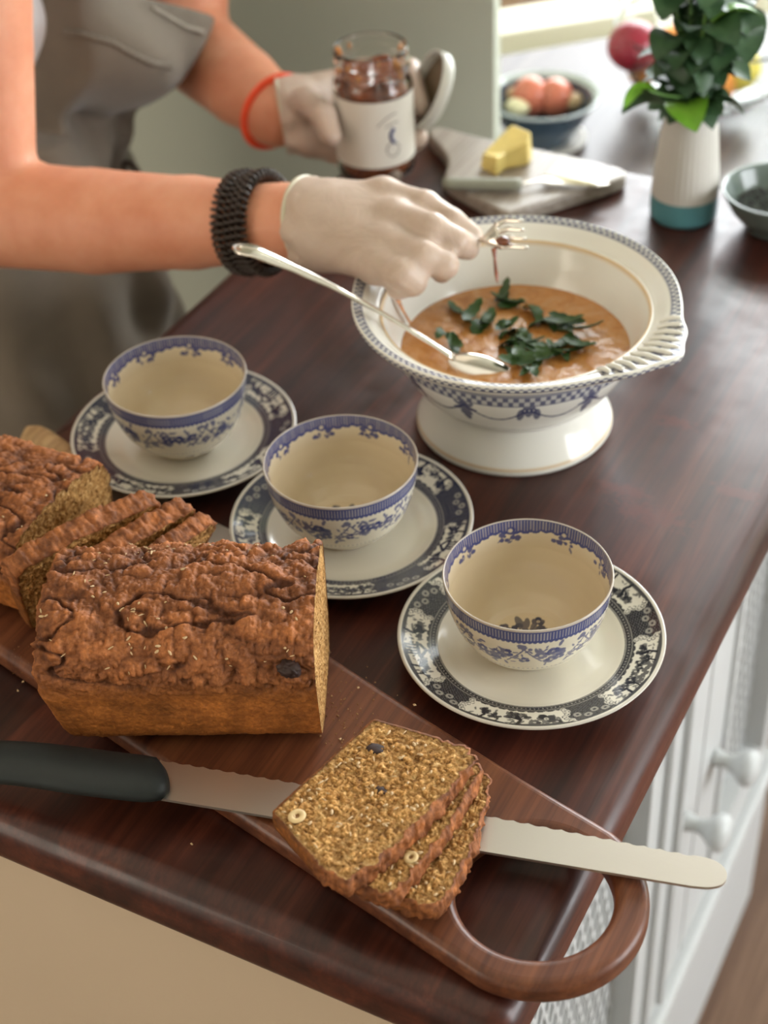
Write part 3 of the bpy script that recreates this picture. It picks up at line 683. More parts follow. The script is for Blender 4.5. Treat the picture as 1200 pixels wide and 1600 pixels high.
# soup
th = np.linspace(0, 2 * math.pi, 240, endpoint=False); rr_ = np.linspace(0, 1, 60) ** .8 * 0.0785
X = rr_[:, None] * np.cos(th); Y = rr_[:, None] * np.sin(th)
Z = 0.0005 + .0013 * fbm(np.stack([X * 90, Y * 90, 0 * X], -1), 4, 3) * (1 - (rr_[:, None] / .0785) ** 8) * 1.0
edge = 1 + .012 * np.sin(th * 5) * (rr_[:, None] / .0785) ** 6
so = mesh_obj('soup', np.stack([X * edge + TC[0], Y * edge + TC[1], Z + TC[2] + 0.0618], -1), grid_faces(60, 240), M['soup'], None, True)
tag(so, 'thick orange soup filling the tureen, scattered with green herbs', 'soup', None, 'stuff')
ZS = TC[2] + 0.0628
def leaf_mesh(L, W_, curl=0.3, rr=None, n=8, tooth=0.0, thick=0.0004):
    V = []; F = []
    for i in range(n + 1):
        t = i / n; wd = W_ * math.sin(math.pi * min(1, t * .95 + .05)) ** .6 * (1 - .2 * t) + tooth * (i % 2)
        if i in (0, n): wd = W_ * .04
        zc = curl * L * (t - .5) ** 2 * -1
        for k, s in enumerate((-1, 0, 1)): V.append((t * L, s * wd, zc + abs(s) * wd * .28))
    for i in range(n):
        for k in range(2): F.append((i * 3 + k, i * 3 + k + 1, i * 3 + k + 4, i * 3 + k + 3))
    m_ = len(V); V += [(a, b2, c - thick) for a, b2, c in V[:m_]]; F += [tuple(m_ + q for q in f[::-1]) for f in F[:2 * n]]
    return np.array(V), F
rr = np.random.RandomState(21)
herb_groups = [((800, 545), 7, 16), ((870, 562), 5, 15), ((835, 570), 5, 12), ((760, 520), 5, 15), ((715, 518), 4, 13), ((790, 490), 4, 15), ((845, 500), 4, 14), ((870, 515), 3, 14), ((825, 478), 2, 8), ((885, 545), 4, 13), ((742, 500), 2, 8), ((810, 520), 4, 12)]
hm = [leaf_mesh(.017, .0045, .8, tooth=.0011), leaf_mesh(.022, .0036, -.5, tooth=.0008), leaf_mesh(.012, .0032, .9, tooth=.0008)]
hob = []
for (px, py), cnt, sp in herb_groups:
    for q in range(cnt):
        c = on(px + rr.uniform(-1.6, 1.6) * sp, py + rr.uniform(-.8, .8) * sp, ZS + .001)
        if len(hob) < 3:
            V, F = hm[len(hob)]; o = mesh_obj('herb_leaf', V, F, M['herb'], None, True); hob.append(o)
        else:
            o = hob[rr.randint(3)].copy(); COL.objects.link(o)
        o.location = (c[0], c[1], ZS + .0008 + rr.uniform(0, .003)); o.rotation_euler = (rr.uniform(-.5, .5), rr.uniform(-.25, .15), rr.uniform(0, 6.28)); s = rr.uniform(.9, 1.35); o.scale = (s, s, s)
        tag(o, 'small torn green herb leaf floating on the orange soup', 'herb', 'torn herb leaves on the soup')
# soup smear on the inner wall
p0 = TC + np.array([math.cos(ha + 2.75), math.sin(ha + 2.75), 0]) * .084 + [0, 0, .075]
dpts = chaikin([on(620, 466, .986), on(628, 482, .979), on(640, 503, .967)], 2); smr = tube_obj('soup_drip', dpts, None, M['smear'], None, 8, [(.0022, .0008)] * len(dpts))
tag(smr, 'yellow orange soup drip on the inner wall of the tureen', 'drip')

# serving spoon
A = on(748, 578, ZS - .001); B = on(565, 483, ZT + .1045); dirn = (B - A) / np.linalg.norm(B - A)
rv = CW + CR * (345 - 600) / FPX + CU * (800 - 412) / FPX
Mx = np.stack([dirn, -rv], 1); sol = np.linalg.lstsq(Mx, CO - A, rcond=None)[0]; Eh = A + dirn * min(sol[0], .30)
spn = empty('serving_spoon', A, 'long silver serving spoon leaning in the tureen with its handle over a cup', 'spoon')
bd = np.array([dirn[0], dirn[1], 0]); bd /= np.linalg.norm(bd)
N_ = 40; t = np.linspace(0, 1, N_)
P0 = A + dirn * .019
path = P0[None] * (1 - t)[:, None] + Eh[None] * t[:, None]; path[:, 2] += .006 * np.sin(t * math.pi) - .004 * (t > .9) * (t - .9) * 10
wd = np.interp(t, [0, .06, .3, .55, .66, .72, .8, .93, .985, 1], [.0045, .003, .0023, .003, .0046, .0044, .0066, .0082, .0062, .0015])
tube_obj('handle', path, None, M['silver'], spn, 14, [(a, .0014 if i < 20 else .0016) for i, a in enumerate(wd)])
# ridge decoration on the handle
tube_obj('handle_ridge', path[20:39] + [0, 0, .0016], .0008, M['silver'], spn, 8)
sd = np.cross(dirn, (0, 0, 1)); sd /= np.linalg.norm(sd); upv = np.cross(sd, dirn); upv = upv if upv[2] > 0 else -upv
ro = math.radians(255); sd, upv = sd * math.cos(ro) + upv * math.sin(ro), upv * math.cos(ro) - sd * math.sin(ro)
bc = A + dirn * -.004 + [0, 0, -.0035]; nu, nv = 36, 12; V = []          # half-ellipsoid shell, hollow side up
for th_s in (0.0, .0011):
    for i in range(nv + 1):
        ph = i / nv * math.pi / 2
        for j in range(nu):
            a = 2 * math.pi * j / nu; V.append(bc + dirn * .027 * math.cos(a) * math.cos(ph) + sd * (.0145 - .0025 * math.cos(a)) * math.sin(a) * math.cos(ph) - upv * (.0075 * math.sin(ph) - th_s))
V = np.array(V); g = grid_faces(nv + 1, nu); F = np.vstack([g, g[:, ::-1] + (nv + 1) * nu]); j = np.arange(nu)
F = np.vstack([F, np.stack([j, (nv + 1) * nu + j, (nv + 1) * nu + (j + 1) % nu, (j + 1) % nu], -1)])
mesh_obj('bowl', V, F, M['silver'], spn, True)

# ================================================================== CHOPPING BOARD
ZB0, ZB1 = ZT, 0.916
rc = np.array([-0.017, 0.072]); ba = math.radians(-13.8); bu = np.array([math.cos(ba), math.sin(ba)]); bv = np.array([-math.sin(ba), math.cos(ba)])
RO = .0565; RH = .0395
ol = []
for a in np.linspace(-82, 82, 40): a = math.radians(a); ol.append(rc + bu * RO * math.cos(a) + bv * RO * math.sin(a))
far_ = [(-.05, .0558), (-.12, .0575), (-.22, .062), (-.34, .067), (-.45, .0695), (-.487, .066), (-.50, .055)]
near_ = [(-.50, -.052), (-.487, -.0605), (-.45, -.063), (-.34, -.0605), (-.22, -.0595), (-.12, -.058), (-.05, -.0565)]
for s, t in far_ + near_: ol.append(rc + bu * s + bv * t)
hl = [rc + bu * (RH * math.cos(a) - .0005) + bv * RH * math.sin(a) for a in np.linspace(0, 2 * math.pi, 64, endpoint=False)]
bo = prism('chopping_board', ol, ZB0 + .0002, ZB1, M['board'], None, 0.0055, 5, [hl])
tag(bo, 'long dark wooden chopping board with a round ring handle overhanging the worktop edge', 'chopping board')

# ================================================================== BREAD
def section(wb, w_, h, n, sq=False):
    """closed loaf outline (x across, y up): flared sides and a craggy dome"""
    p = [(-wb, .0), (wb, 0), (wb + (w_ - wb) * .55, h * .33), (w_, h * .66), (w_ * .93, h * .84), (w_ * .62, h * .965), (0, h * 1.02), (-w_ * .60, h * .95), (-w_ * .92, h * .84), (-w_, h * .66), (-(wb + (w_ - wb) * .55), h * .33)]
    if sq: p = [(-wb, 0), (-wb + .006, 0), (wb - .006, 0), (wb, 0), (wb + .001, .006), (wb + (w_ - wb) * .6, h * .4), (w_, h * .74), (w_ * 1.0, h * .86), (w_ * .93, h * .95), (w_ * .5, h * .985), (0, h * 1.02), (-w_ * .55, h * .985), (-w_ * .93, h * .95), (-w_, h * .86), (-w_, h * .74), (-(wb + (w_ - wb) * .6), h * .4), (-wb - .001, .006)]
    q = chaikin(p, 3, True); q = np.vstack([q, q[:1]]); return resample(q, n + 1)[:-1]
CR_T = np.array((0.40, 0.145, 0.048)); CR_S = np.array((0.33, 0.112, 0.024)); CR_D = np.array((0.10, 0.032, 0.012))
def loaf(root, org, ang, L, wb, w_, h, nu, nv, cut, seed, z0=ZB1):
    """axis along ang; cut=+1: cut face at the + end"""
    sec = section(wb, w_, h, nu); cy = h * .42
    ts = np.concatenate([np.linspace(0, 1, 22)[:-1] * .09 if True else [], np.linspace(.09, 1, nv - 21)])
    P = np.zeros((nv, nu, 3)); NRM = np.zeros((nv, nu, 3))
    for i, t in enumerate(ts):
        s = 1.0; xx = t * L
        if t < .09: q = t / .09; s = math.sqrt(max(0, 1 - (1 - q) ** 3.2)) ; s = s * 1.0; xx = L * .09 * q ** 1.6
        P[i, :, 0] = xx; P[i, :, 1] = sec[:, 0] * (s if s > 0 else 1e-4); P[i, :, 2] = cy + (sec[:, 1] - cy) * max(s, 1e-4)
        P[i, :, 0] += (P[i, :, 2] < h * .5) * (1 - P[i, :, 2] / (h * .5)) * .012 * (1 - min(1, t / .3))
    du = np.roll(P, -1, 1) - np.roll(P, 1, 1); dv = np.gradient(P, axis=0); n_ = np.cross(du, dv); n_ /= np.linalg.norm(n_, axis=-1)[..., None] + 1e-9
    ctr = np.array([L / 2, 0, cy]); sg = np.sign(np.sum(n_ * (P - ctr), -1).mean()); n_ *= sg
    top = np.clip((P[..., 2] / h - .50) / .16, 0, 1)
    b1 = fbm(P * 42 + seed, 3, seed, True); b2 = fbm(P * 120 + seed, 4, seed + 7, True); b3 = fbm(P * 420 + seed, 3, seed + 9)
    crack = np.exp(-(fbm(P * np.array([28, 45, 45]) + 3 * seed, 3, seed + 20) / .05) ** 2)
    d = top * (.0034 * b1 + .0027 * b2 + .0012 * b3 - .0026 * crack) + (1 - top) * (.0006 * b2 + .0003 * b3)
    lim = np.clip(P[..., 2] / (.004), 0, 1); P2 = P + n_ * d[..., None] * lim[..., None]
    P2[..., 2] = np.maximum(P2[..., 2], .0002)
    P2[-1, :, 0] = L
    hh = np.clip(.5 + .9 * b2 * .6 + .5 * b1 * .7 - .8 * crack, 0, 1)[..., None]; tp = top[..., None]
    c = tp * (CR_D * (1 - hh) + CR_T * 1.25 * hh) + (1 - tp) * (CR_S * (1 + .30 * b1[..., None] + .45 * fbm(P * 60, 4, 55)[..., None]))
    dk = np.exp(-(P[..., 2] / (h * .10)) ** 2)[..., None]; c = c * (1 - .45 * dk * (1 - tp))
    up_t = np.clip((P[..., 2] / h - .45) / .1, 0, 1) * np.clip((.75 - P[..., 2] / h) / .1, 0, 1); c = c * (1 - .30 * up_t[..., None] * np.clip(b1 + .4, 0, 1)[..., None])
    ca, sa = math.cos(ang), math.sin(ang)
    def W_(Q): return np.stack([org[0] + Q[..., 0] * ca - Q[..., 1] * sa, org[1] + Q[..., 0] * sa + Q[..., 1] * ca, z0 + Q[..., 2]], -1)
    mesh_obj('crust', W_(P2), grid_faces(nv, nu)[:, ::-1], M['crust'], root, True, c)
    # cut face
    ed = P2[-1]; cc = np.array([L, 0, cy]); nr = 46; K = np.linspace(1, 0, nr)[:, None, None]
    Fc = cc + (ed - cc) * K; Fc[..., 0] = L + .0016 * fbm(Fc * 260, 3, 5, True) * (1 - K[..., 0] ** 12) - .0003
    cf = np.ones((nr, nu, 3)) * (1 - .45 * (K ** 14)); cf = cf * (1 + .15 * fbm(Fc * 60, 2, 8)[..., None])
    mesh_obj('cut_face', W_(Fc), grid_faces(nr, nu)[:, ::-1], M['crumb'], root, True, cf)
    # oat flakes baked on
    rr = np.random.RandomState(seed + 3); V = []; F = []
    ii = np.argwhere((P[..., 2] > h * .74) & (P[..., 0] > .006) & (P[..., 0] < L - .003)); nf = 110
    PW = W_(P2); bias = fbm(P[ii[:, 0], ii[:, 1]] * 35, 2, 77); pr = np.clip(bias + .35, .02, 1) ** 3; pr /= pr.sum()
    NW = np.stack([n_[..., 0] * ca - n_[..., 1] * sa, n_[..., 0] * sa + n_[..., 1] * ca, n_[..., 2]], -1)
    for q in rr.choice(len(ii), nf, p=pr):
        i, j_ = ii[q]; p = PW[i, j_]; nn = NW[i, j_] + rr.normal(0, .35, 3); nn /= np.linalg.norm(nn)
        a_ = np.cross(nn, rr.normal(0, 1, 3)); a_ /= np.linalg.norm(a_); b_ = np.cross(nn, a_); L1 = rr.uniform(.0008, .0021); L2 = rr.uniform(.00025, .0009); m0 = len(V)
        for k in range(8):
            t_ = k / 8 * 6.283; V.append(p + a_ * L1 * math.cos(t_) + b_ * L2 * math.sin(t_) + nn * .0003)
        V.append(p + nn * .0009); F += [(m0 + k, m0 + (k + 1) % 8, m0 + 8) for k in range(8)]
    tag(mesh_obj('oat_flakes', V, F, M['oat'], root, False), None, None, None, 'stuff')
    return P2, n_, W_, NW
lang = math.radians(26)
lu = np.array([math.cos(lang), math.sin(lang)]); lc = np.array([-.2450, .1150])
l1 = empty('bread_loaf', (*lc, ZB1), 'large half loaf with craggy brown crust and a dark raisin, front centre', 'bread')
P2, NN, WF, NW = loaf(l1, lc - lu * .0765, lang, .152, .0395, .048, .088, 460, 330, 1, 4)
PW = WF(P2); q = CO + 0; v = PW - CO; dd = v @ CW; sx = 600 + FPX * (v @ CR) / dd; sy = 800 - FPX * (v @ CU) / dd
m_ = np.where(P2[..., 2] > .03, (sx - 453) ** 2 + (sy - 1043) ** 2 + dd * 1e3, 1e9); i_, j_ = np.unravel_index(np.argmin(m_), m_.shape)
lumpy('raisin', PW[i_, j_] + NW[i_, j_] * .0005, .0062, M['raisin'], l1, .35, 3, 5, (1, .8, .75), 4)
l2 = empty('bread_loaf', (-.445, .172, ZB1), 'cut loaf at the left frame edge, its sliced face towards leaning slices', 'bread')
loaf(l2, (-.530, .172), math.radians(-1), .160, .044, .052, .063, 340, 300, 1, 15)

def slice_part(root, Mw, wb, w_, h, th_, seed, ang_taper=0.0):
    nu = 400; sec = section(wb, w_, h, nu, True); cy = h * .45; rr = np.random.RandomState(seed)
    # crumb: both faces + body, in one mesh; crust: a band round the edge
    top = np.clip((sec[:, 1] / h - .5) / .15, 0, 1); sec3 = np.stack([sec[:, 0], sec[:, 1], 0 * sec[:, 0]], -1)
    nrm = np.roll(sec, -1, 0) - np.roll(sec, 1, 0); nrm = np.stack([nrm[:, 1], -nrm[:, 0]], -1); nrm /= np.linalg.norm(nrm, axis=1)[:, None]
    if (nrm * (sec - [0, cy])).sum() < 0: nrm = -nrm
    def ring(zz, extra=0.0):
        Q = np.stack([sec[:, 0], sec[:, 1], 0 * sec[:, 0] + zz], -1); d = (.0022 * top + .0004) * fbm(Q * np.array([120, 120, 260]) + seed, 3, seed, True) + (.0012 * top + .0002) * fbm(Q * 380 + seed, 3, seed + 2) + extra
        Q[:, 0] += nrm[:, 0] * d; Q[:, 1] += nrm[:, 1] * d; return Q
    def T(Q): return (np.asarray(Q) @ np.array(Mw)[:3, :3].T) + np.array(Mw)[:3, 3]
    rows = [ring(z_, e_) for z_, e_ in ((-.0002, -.0012), (-.0002, .0), (th_ * .2, .0004), (th_ * .4, .0003), (th_ * .6, .0006), (th_ * .8, .0002), (th_ + .0002, 0), (th_ + .0002, -.0012))]
    rows = [r_ + np.stack([0 * top, 0 * top, .0006 * fbm(r_ * 200, 2, k)], -1) * 0 for k, r_ in enumerate(rows)]
    R8 = np.array(rows); hh = np.clip(.5 + .6 * fbm(R8 * 150, 3, seed, True), 0, 1)[..., None]; tt = top[None, :, None]
    c = tt * (CR_D * (1 - hh) + CR_T * 1.25 * hh) + (1 - tt) * CR_S * .62 * (.5 + hh)
    mesh_obj('crust', T(R8), grid_faces(8, nu), M['crust'], root, True, c)
    nr = 100
    for z_, sg in ((0.0, -1), (th_, 1)):
        ed = ring(z_, -.0006); K = np.linspace(1, 0, nr)[:, None, None]; cc = np.array([0, cy, z_]); Fc = cc + (ed - cc) * K
        pit = fbm(Fc * 430 + seed, 3, seed, True); Fc[..., 2] = z_ + sg * (.0016 * pit * (1 - K[..., 0] ** 20))
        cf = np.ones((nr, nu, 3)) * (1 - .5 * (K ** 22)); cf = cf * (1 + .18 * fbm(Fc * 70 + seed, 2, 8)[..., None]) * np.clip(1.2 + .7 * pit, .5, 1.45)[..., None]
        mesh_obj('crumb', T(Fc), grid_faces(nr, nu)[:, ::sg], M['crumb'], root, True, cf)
    return T
def nut_ring(root, T, x_, y_, z_, r=.0042):
    th = np.linspace(0, 2 * math.pi, 28, endpoint=False); ph = np.linspace(0, 2 * math.pi, 10, endpoint=False)
    V = np.array([[x_ + (r * .68 + r * .36 * math.cos(p)) * math.cos(t), y_ + (r * .6 + r * .34 * math.cos(p)) * math.sin(t), z_ + r * .16 * math.sin(p)] for t in th for p in ph])
    F = [(i * 10 + j, ((i + 1) % 28) * 10 + j, ((i + 1) % 28) * 10 + (j + 1) % 10, i * 10 + (j + 1) % 10) for i in range(28) for j in range(10)]
    mesh_obj('hazelnut', T(V), F, M['nut'], root, True)
    V2 = np.array([[x_ + r * .45 * math.cos(t), y_ + r * .4 * math.sin(t), z_ - .0002] for t in th]); mesh_obj('hazelnut_hollow', T(V2), [tuple(range(28))], M['nutskin'], root)
# stack of three slices on the knife, fanned
stack = [(np.array([-.0510, .0730]), 99, .9238, 'lowest of the three bread slices fanned on the knife blade, mostly covered', 31, .038, .0445),
         (np.array([-.0620, .0640]), 87, .9350, 'middle bread slice of the fanned stack of three, a hazelnut ring by its edge', 32, .039, .048),
         (np.array([-.0715, .0560]), 78, .9463, 'topmost bread slice of the fanned stack, its seeded crumb face up', 33, .040, .051)]
SH = .062
for k, (dm, phi, z_, lab, sd_, SWB, SW) in enumerate(stack):
    ph = math.radians(phi); ex = np.array([math.cos(ph), math.sin(ph), 0]); ey = np.array([math.sin(ph), -math.cos(ph), 0])   # ex across, ey base -> dome
    b0 = np.array([dm[0], dm[1], z_]) - ey * SH; ez = np.array([0, 0, 1.0])
    Mw = np.eye(4); Mw[:3, 0] = -ex; Mw[:3, 1] = ey; Mw[:3, 2] = ez; Mw[:3, 3] = b0
    rt = empty('bread_slice', b0 + ey * SH * .5, lab, 'bread slice', 'fanned bread slices on the knife')
    T = slice_part(rt, Mw, SWB, SW, SH, .0108, sd_)
    zt = .0108
    if k == 2: nut_ring(rt, T, .034, .012, zt + .0004, .0046)
    if k == 1: nut_ring(rt, T, .022, .055, zt + .0004, .0038)
    rr = np.random.RandomState(50 + k)
    for q in range(2):
        xx, yy = [(-.024, .014), (-.004, .034)][q] if k == 2 else (rr.uniform(-.03, .03), rr.uniform(.045, .055))
        c_ = T(np.array([[xx, yy, zt - .0006]]))[0]; lumpy('raisin', c_, .0030 if q else .0040, M['raisin'], rt, .3, 3, q, (1.2, .9, .35), 3)
    V = []; F = []
    for q in range(70):
        xx = rr.uniform(-SW * .85, SW * .85); yy = rr.uniform(.004, SH * .95); a = rr.uniform(0, 6.28); L1, L2 = rr.uniform(.0008, .0020), rr.uniform(.0003, .0009); m0 = len(V)
        for k2 in range(8):
            t_ = k2 / 8 * 6.283; V.append((xx + L1 * math.cos(t_) * math.cos(a) - L2 * math.sin(t_) * math.sin(a), yy + L1 * math.cos(t_) * math.sin(a) + L2 * math.sin(t_) * math.cos(a), zt + .0005))
        V.append((xx, yy, zt + .0012)); F += [(m0 + i, m0 + (i + 1) % 8, m0 + 8) for i in range(8)]
    tag(mesh_obj('oat_flakes', T(np.array(V)), F, M['oat'], rt, False), None, None, None, 'stuff')
# leaning slices by the left loaf
lean = [((-.3580, .1630), 66, 14, .0135, 'thick leaning bread slice nearest the left loaf', 41),
        ((-.3374, .1700), 73, 20, .0125, 'middle of the three leaning bread slices behind the large loaf', 42),
        ((-.3212, .1745), 78, 26, .0110, 'lowest leaning bread slice, mostly hidden behind the large loaf', 43)]
for k, (bp, phi, ln, tk, lab, sd_) in enumerate(lean):
    ph = math.radians(phi); ex = np.array([math.cos(ph), math.sin(ph), 0]); en = np.array([math.sin(ph), -math.cos(ph), 0]); lm = math.radians(ln)
    ey = np.array([0, 0, 1.0]) * math.cos(lm) + en * math.sin(lm); ez = np.cross(ex, ey)
    if ez @ en < 0: ez = -ez
    Mw = np.eye(4); Mw[:3, 0] = ex; Mw[:3, 1] = ey; Mw[:3, 2] = ez; b0 = np.array([bp[0], bp[1], ZB1 + .0003 + tk * math.sin(lm)]); Mw[:3, 3] = b0
    rt = empty('bread_slice', (*bp, ZB1), lab, 'bread slice', 'bread slices leaning by the left loaf')
    slice_part(rt, Mw, (.042, .040, .034)[k], (.049, .047, .040)[k], .064 - .004 * k, tk, sd_)
# crumbs
rr = np.random.RandomState(8); V = []; F = []
def crumb_at(p, s):
    m0 = len(V); q = rr.normal(0, 1, (6, 3)); base = np.array([(1, 0, 0), (-1, 0, 0), (0, 1, 0), (0, -1, 0), (0, 0, 1), (0, 0, -1)]) * s * rr.uniform(.5, 1.2, (6, 1))
    V.extend((base + p + [0, 0, s * .5]).tolist())
    F.extend([(m0 + a, m0 + b2, m0 + c) for a, b2, c in ((0, 2, 4), (2, 1, 4), (1, 3, 4), (3, 0, 4), (2, 0, 5), (1, 2, 5), (3, 1, 5), (0, 3, 5))])
for q in range(150):
    px, py = rr.normal(530, 38), rr.normal(1140, 28) if q % 3 else rr.normal(1110, 45)
    if px > 500: crumb_at(on(px, py, ZB1), rr.uniform(.0002, .0008))
for q in range(40): crumb_at(on(rr.uniform(20, 90), rr.uniform(1000, 1060), ZB1), rr.uniform(.0002, .0006))
cr = mesh_obj('bread_crumbs', V, F, M['nutskin'], None, False); tag(cr, 'brown bread crumbs scattered on the board beside the large loaf', 'crumbs', None, 'stuff')
V = []; F = []
for (px, py) in ((532, 1156), (535, 1170), (36, 1066), (28, 1080), (648, 1102), (560, 1075), (300, 1320)): crumb_at(on(px, py, ZB1 if py < 1300 else ZT), .0011)
cr = mesh_obj('oat_crumbs', V, F, M['oat'], None, False); tag(cr, 'few pale oat crumbs scattered around the loaf and board', 'crumbs', None, 'stuff')

# ================================================================== KNIVES
kn = empty('bread_knife', (-.22, .046, .92), 'long serrated bread knife with dark green handle, its blade under the sliced stack', 'knife')
zk = .9205
up_ = [on(x_, y_, zk) for x_, y_ in ((250, 1188), (480, 1226), (765, 1276))]; lo_ = [on(x_, y_, zk) for x_, y_ in ((250, 1249), (435, 1273), (750, 1331))]
top_e = resample([up_[0], up_[2], on(1085, 1338, zk)], 150)
nrmv = np.array([-.22, .975, 0])
for i in range(len(top_e)):
    s = (i / 149); tt = (s * 34) % 1; top_e[i] -= nrmv * (.0011 * abs(math.sin(tt * math.pi)))
end = chaikin([on(1085, 1338, zk), on(1118, 1345, zk), on(1137, 1362, zk), on(1134, 1382, zk), on(1112, 1389, zk), on(1080, 1386, zk)], 3)
low_e = resample([on(1080, 1386, zk), on(750, 1331, zk), lo_[0]], 40)
outl = np.vstack([top_e, end, low_e]); n_ = len(outl)
Vb = np.vstack([outl + [0, 0, .0009], outl - [0, 0, .0009]]); Fb = [tuple(range(n_))[::-1], tuple(range(n_, 2 * n_))] + [(i, (i + 1) % n_, n_ + (i + 1) % n_, n_ + i) for i in range(n_)]
mesh_obj('blade', Vb, Fb, M['steel'], kn, False)
hp = [on(257, 1218, zk + .001), on(235, 1218, zk + .004), on(150, 1208, .9285), on(60, 1195, .930), on(0, 1190, .931), on(-70, 1190, .930), on(-120, 1196, .929), on(-130, 1198, .928)]
hp = resample(chaikin(hp, 2), 40); tt = np.linspace(0, 1, 40)
ww = np.interp(tt, [0, .02, .08, .35, .65, .85, .97, 1], [.010, .0145, .0150, .0150, .0140, .0150, .0140, .006]); hh_ = np.interp(tt, [0, .02, .08, .5, .95, 1], [.004, .0070, .0080, .0082, .0075, .004])
hh_ = np.minimum(hh_, hp[:, 2] - ZB1 - .0003 + 0 * hh_) if False else hh_
hp[:, 2] = np.maximum(hp[:, 2], ZB1 + .0006 + hh_)
tube_obj('handle', hp, None, M['handle'], kn, 20, [(a, b2) for a, b2 in zip(ww, hh_)])
# embossed marks too small to read: two short raised dashes rows
for (px, py, L_) in ((72, 1182, 34), (88, 1197, 14)):
    a_ = on(px, py, .9402); b_ = on(px + L_, py + 2, .9402)
kz = ZT + .0045
k2 = empty('wooden_handled_knife', on(200, 760, kz), 'steel knife with pale wooden handle lying on the worktop behind the leaning slices', 'knife')
hA = on(44, 676, kz + .0035); hB = on(116, 722, kz + .0030); bE = on(366, 852, kz - .003)
hpts = resample([hA, hA * .5 + hB * .5, hB], 16); tube_obj('handle', hpts, None, M['palewood'], k2, 16, [(w1, .0058) for w1 in np.interp(np.linspace(0, 1, 16), [0, .07, .25, 1], [.004, .0105, .0115, .0095])])
d_ = (bE - hB); d_ /= np.linalg.norm(d_); n_ = np.array([-d_[1], d_[0], 0]); zz = kz - .0028
ot = [hB + n_ * .010, hB + n_ * .010 + d_ * .15, bE + n_ * .006 - d_ * .01, bE + n_ * .001, bE - n_ * .006, bE - n_ * .011 - d_ * .012, hB - n_ * .010]
ot = np.array(ot); ot[:, 2] = zz; n2 = len(ot)
mesh_obj('blade', np.vstack([ot + [0, 0, .0007], ot - [0, 0, .0007]]), [tuple(range(n2))[::-1], tuple(range(n2, 2 * n2))] + [(i, (i + 1) % n2, n2 + (i + 1) % n2, n2 + i) for i in range(n2)], M['steel'], k2, False)

# ================================================================== BACK OF THE WORKTOP
pd_px = [(668, 200), (690, 197), (725, 207), (765, 217), (860, 236), (960, 258), (985, 270), (955, 284), (915, 296), (800, 331), (790, 332), (740, 307), (696, 282), (694, 272), (700, 256), (697, 240), (686, 226), (672, 214)]
pdl = chaikin([on(x_, y_, .914)[:2] for x_, y_ in pd_px], 1, True)
pdo = prism('paddle_board', pdl, ZT + .0003, .914, M['paddle'], None, 0.003, 3); tag(pdo, 'small grey wooden paddle board with butter on it at the back', 'board')
# butter: a block cut into an L
bb = [on(750, 262, .9145), on(775, 276, .9145), on(790, 264, .9145), on(826, 258, .9145), on(832, 246, .9145), on(800, 232, .9145)]
b0 = np.array(bb); topz = np.array([.012, .016, .014, .020, .024, .024]); bt = b0 + np.stack([0 * topz, 0 * topz, topz * 1.05], -1); bt += (bt.mean(0) - bt) * .08
bmx = bmesh.new(); vs = [bmx.verts.new(p) for p in np.vstack([b0, bt])]
bmx.faces.new(vs[:6][::-1]); bmx.faces.new(vs[6:])
for i in range(6): bmx.faces.new((vs[i], vs[(i + 1) % 6], vs[6 + (i + 1) % 6], vs[6 + i]))
bmesh.ops.triangulate(bmx, faces=bmx.faces[:]); bmesh.ops.bevel(bmx, geom=bmx.edges[:], offset=.0012, segments=2, affect='EDGES', profile=.5)
tag(bm_obj('butter_block', bmx, M['butter'], None, False), 'yellow block of cut butter on the small grey board', 'butter')
bk = empty('butter_knife', on(800, 290, .917), 'butter knife with olive grey handle resting across the small board', 'knife')
tube_obj('handle', resample([on(692, 287, .920), on(815, 288, .920)], 12), None, M['greyhandle'], bk, 14, [(w1, .005) for w1 in np.interp(np.linspace(0, 1, 12), [0, .08, .9, 1], [.004, .0062, .0066, .005])])
pp = resample([on(812, 287, .920), on(845, 282, .919), on(880, 282, .918), on(952, 288, .917)], 26)
tube_obj('blade', pp, None, M['steel'], bk, 12, [(w1, .0008) for w1 in np.interp(np.linspace(0, 1, 26), [0, .2, .32, .6, .9, 1], [.0022, .002, .0075, .0085, .006, .001])])
lumpy('butter_smear', on(890, 280, .9185), .022, M['butter2'], bk, .3, 3, 4, (1, .28, .07), 4)

# vase and plant
vb = np.array([-.1850, .7800, ZT])
va = empty('vase', vb, 'slim white ribbed ceramic vase with teal base holding leafy greens', 'vase')
def ribs(r, z, th): return r * (1 + .012 * np.cos(th * 36) * (z > .024) * (z < .096)), z
prof = chaikin([(0.0, .0), (.024, 0), (.0275, .001), (.0282, .008), (.0278, .022)], 1)
V1 = revolve('teal_base', [([tuple(p) for p in prof], 16, None)], 144, M['teal'], va); V1['label'] = 'teal glazed base'
revolve('body', [([(.0278, .022), (.0262, .045), (.0232, .075), (.0190, .098), (.0172, .106)], 40, None), ([(.0172, .106), (.0165, .1075), (.0155, .106), (.0150, .098)], 6, None), ([(.0150, .098), (.020, .06), (.0, .03)], 8, None)], 144, M['vase'], va, rfun=ribs)
pt = empty('leafy_plant', vb + [0, 0, .03], 'bunch of dark green leafy stems standing in the white vase', 'plant')
rr = np.random.RandomState(33); lm_ = [leaf_mesh(.036, .0155, .8, n=10), leaf_mesh(.029, .0125, .6, n=10)]; lproto = {}
def put_leaf(p, rot, s, bright=False):
    key = (rr.randint(2), bright)
    if key not in lproto:
        V, F = lm_[key[0]]; o = mesh_obj('leaf', V, F, M['leaf2'] if bright else M['leaf'], pt, True, None, True); lproto[key] = o
    else: o = lproto[key].copy(); COL.objects.link(o)
    o.parent = pt; o.matrix_parent_inverse = Matrix(); o.location = Vector(p - (vb + [0, 0, .03])); o.rotation_euler = rot; o.scale = (s, s, s)
top = vb + [0, 0, .105]
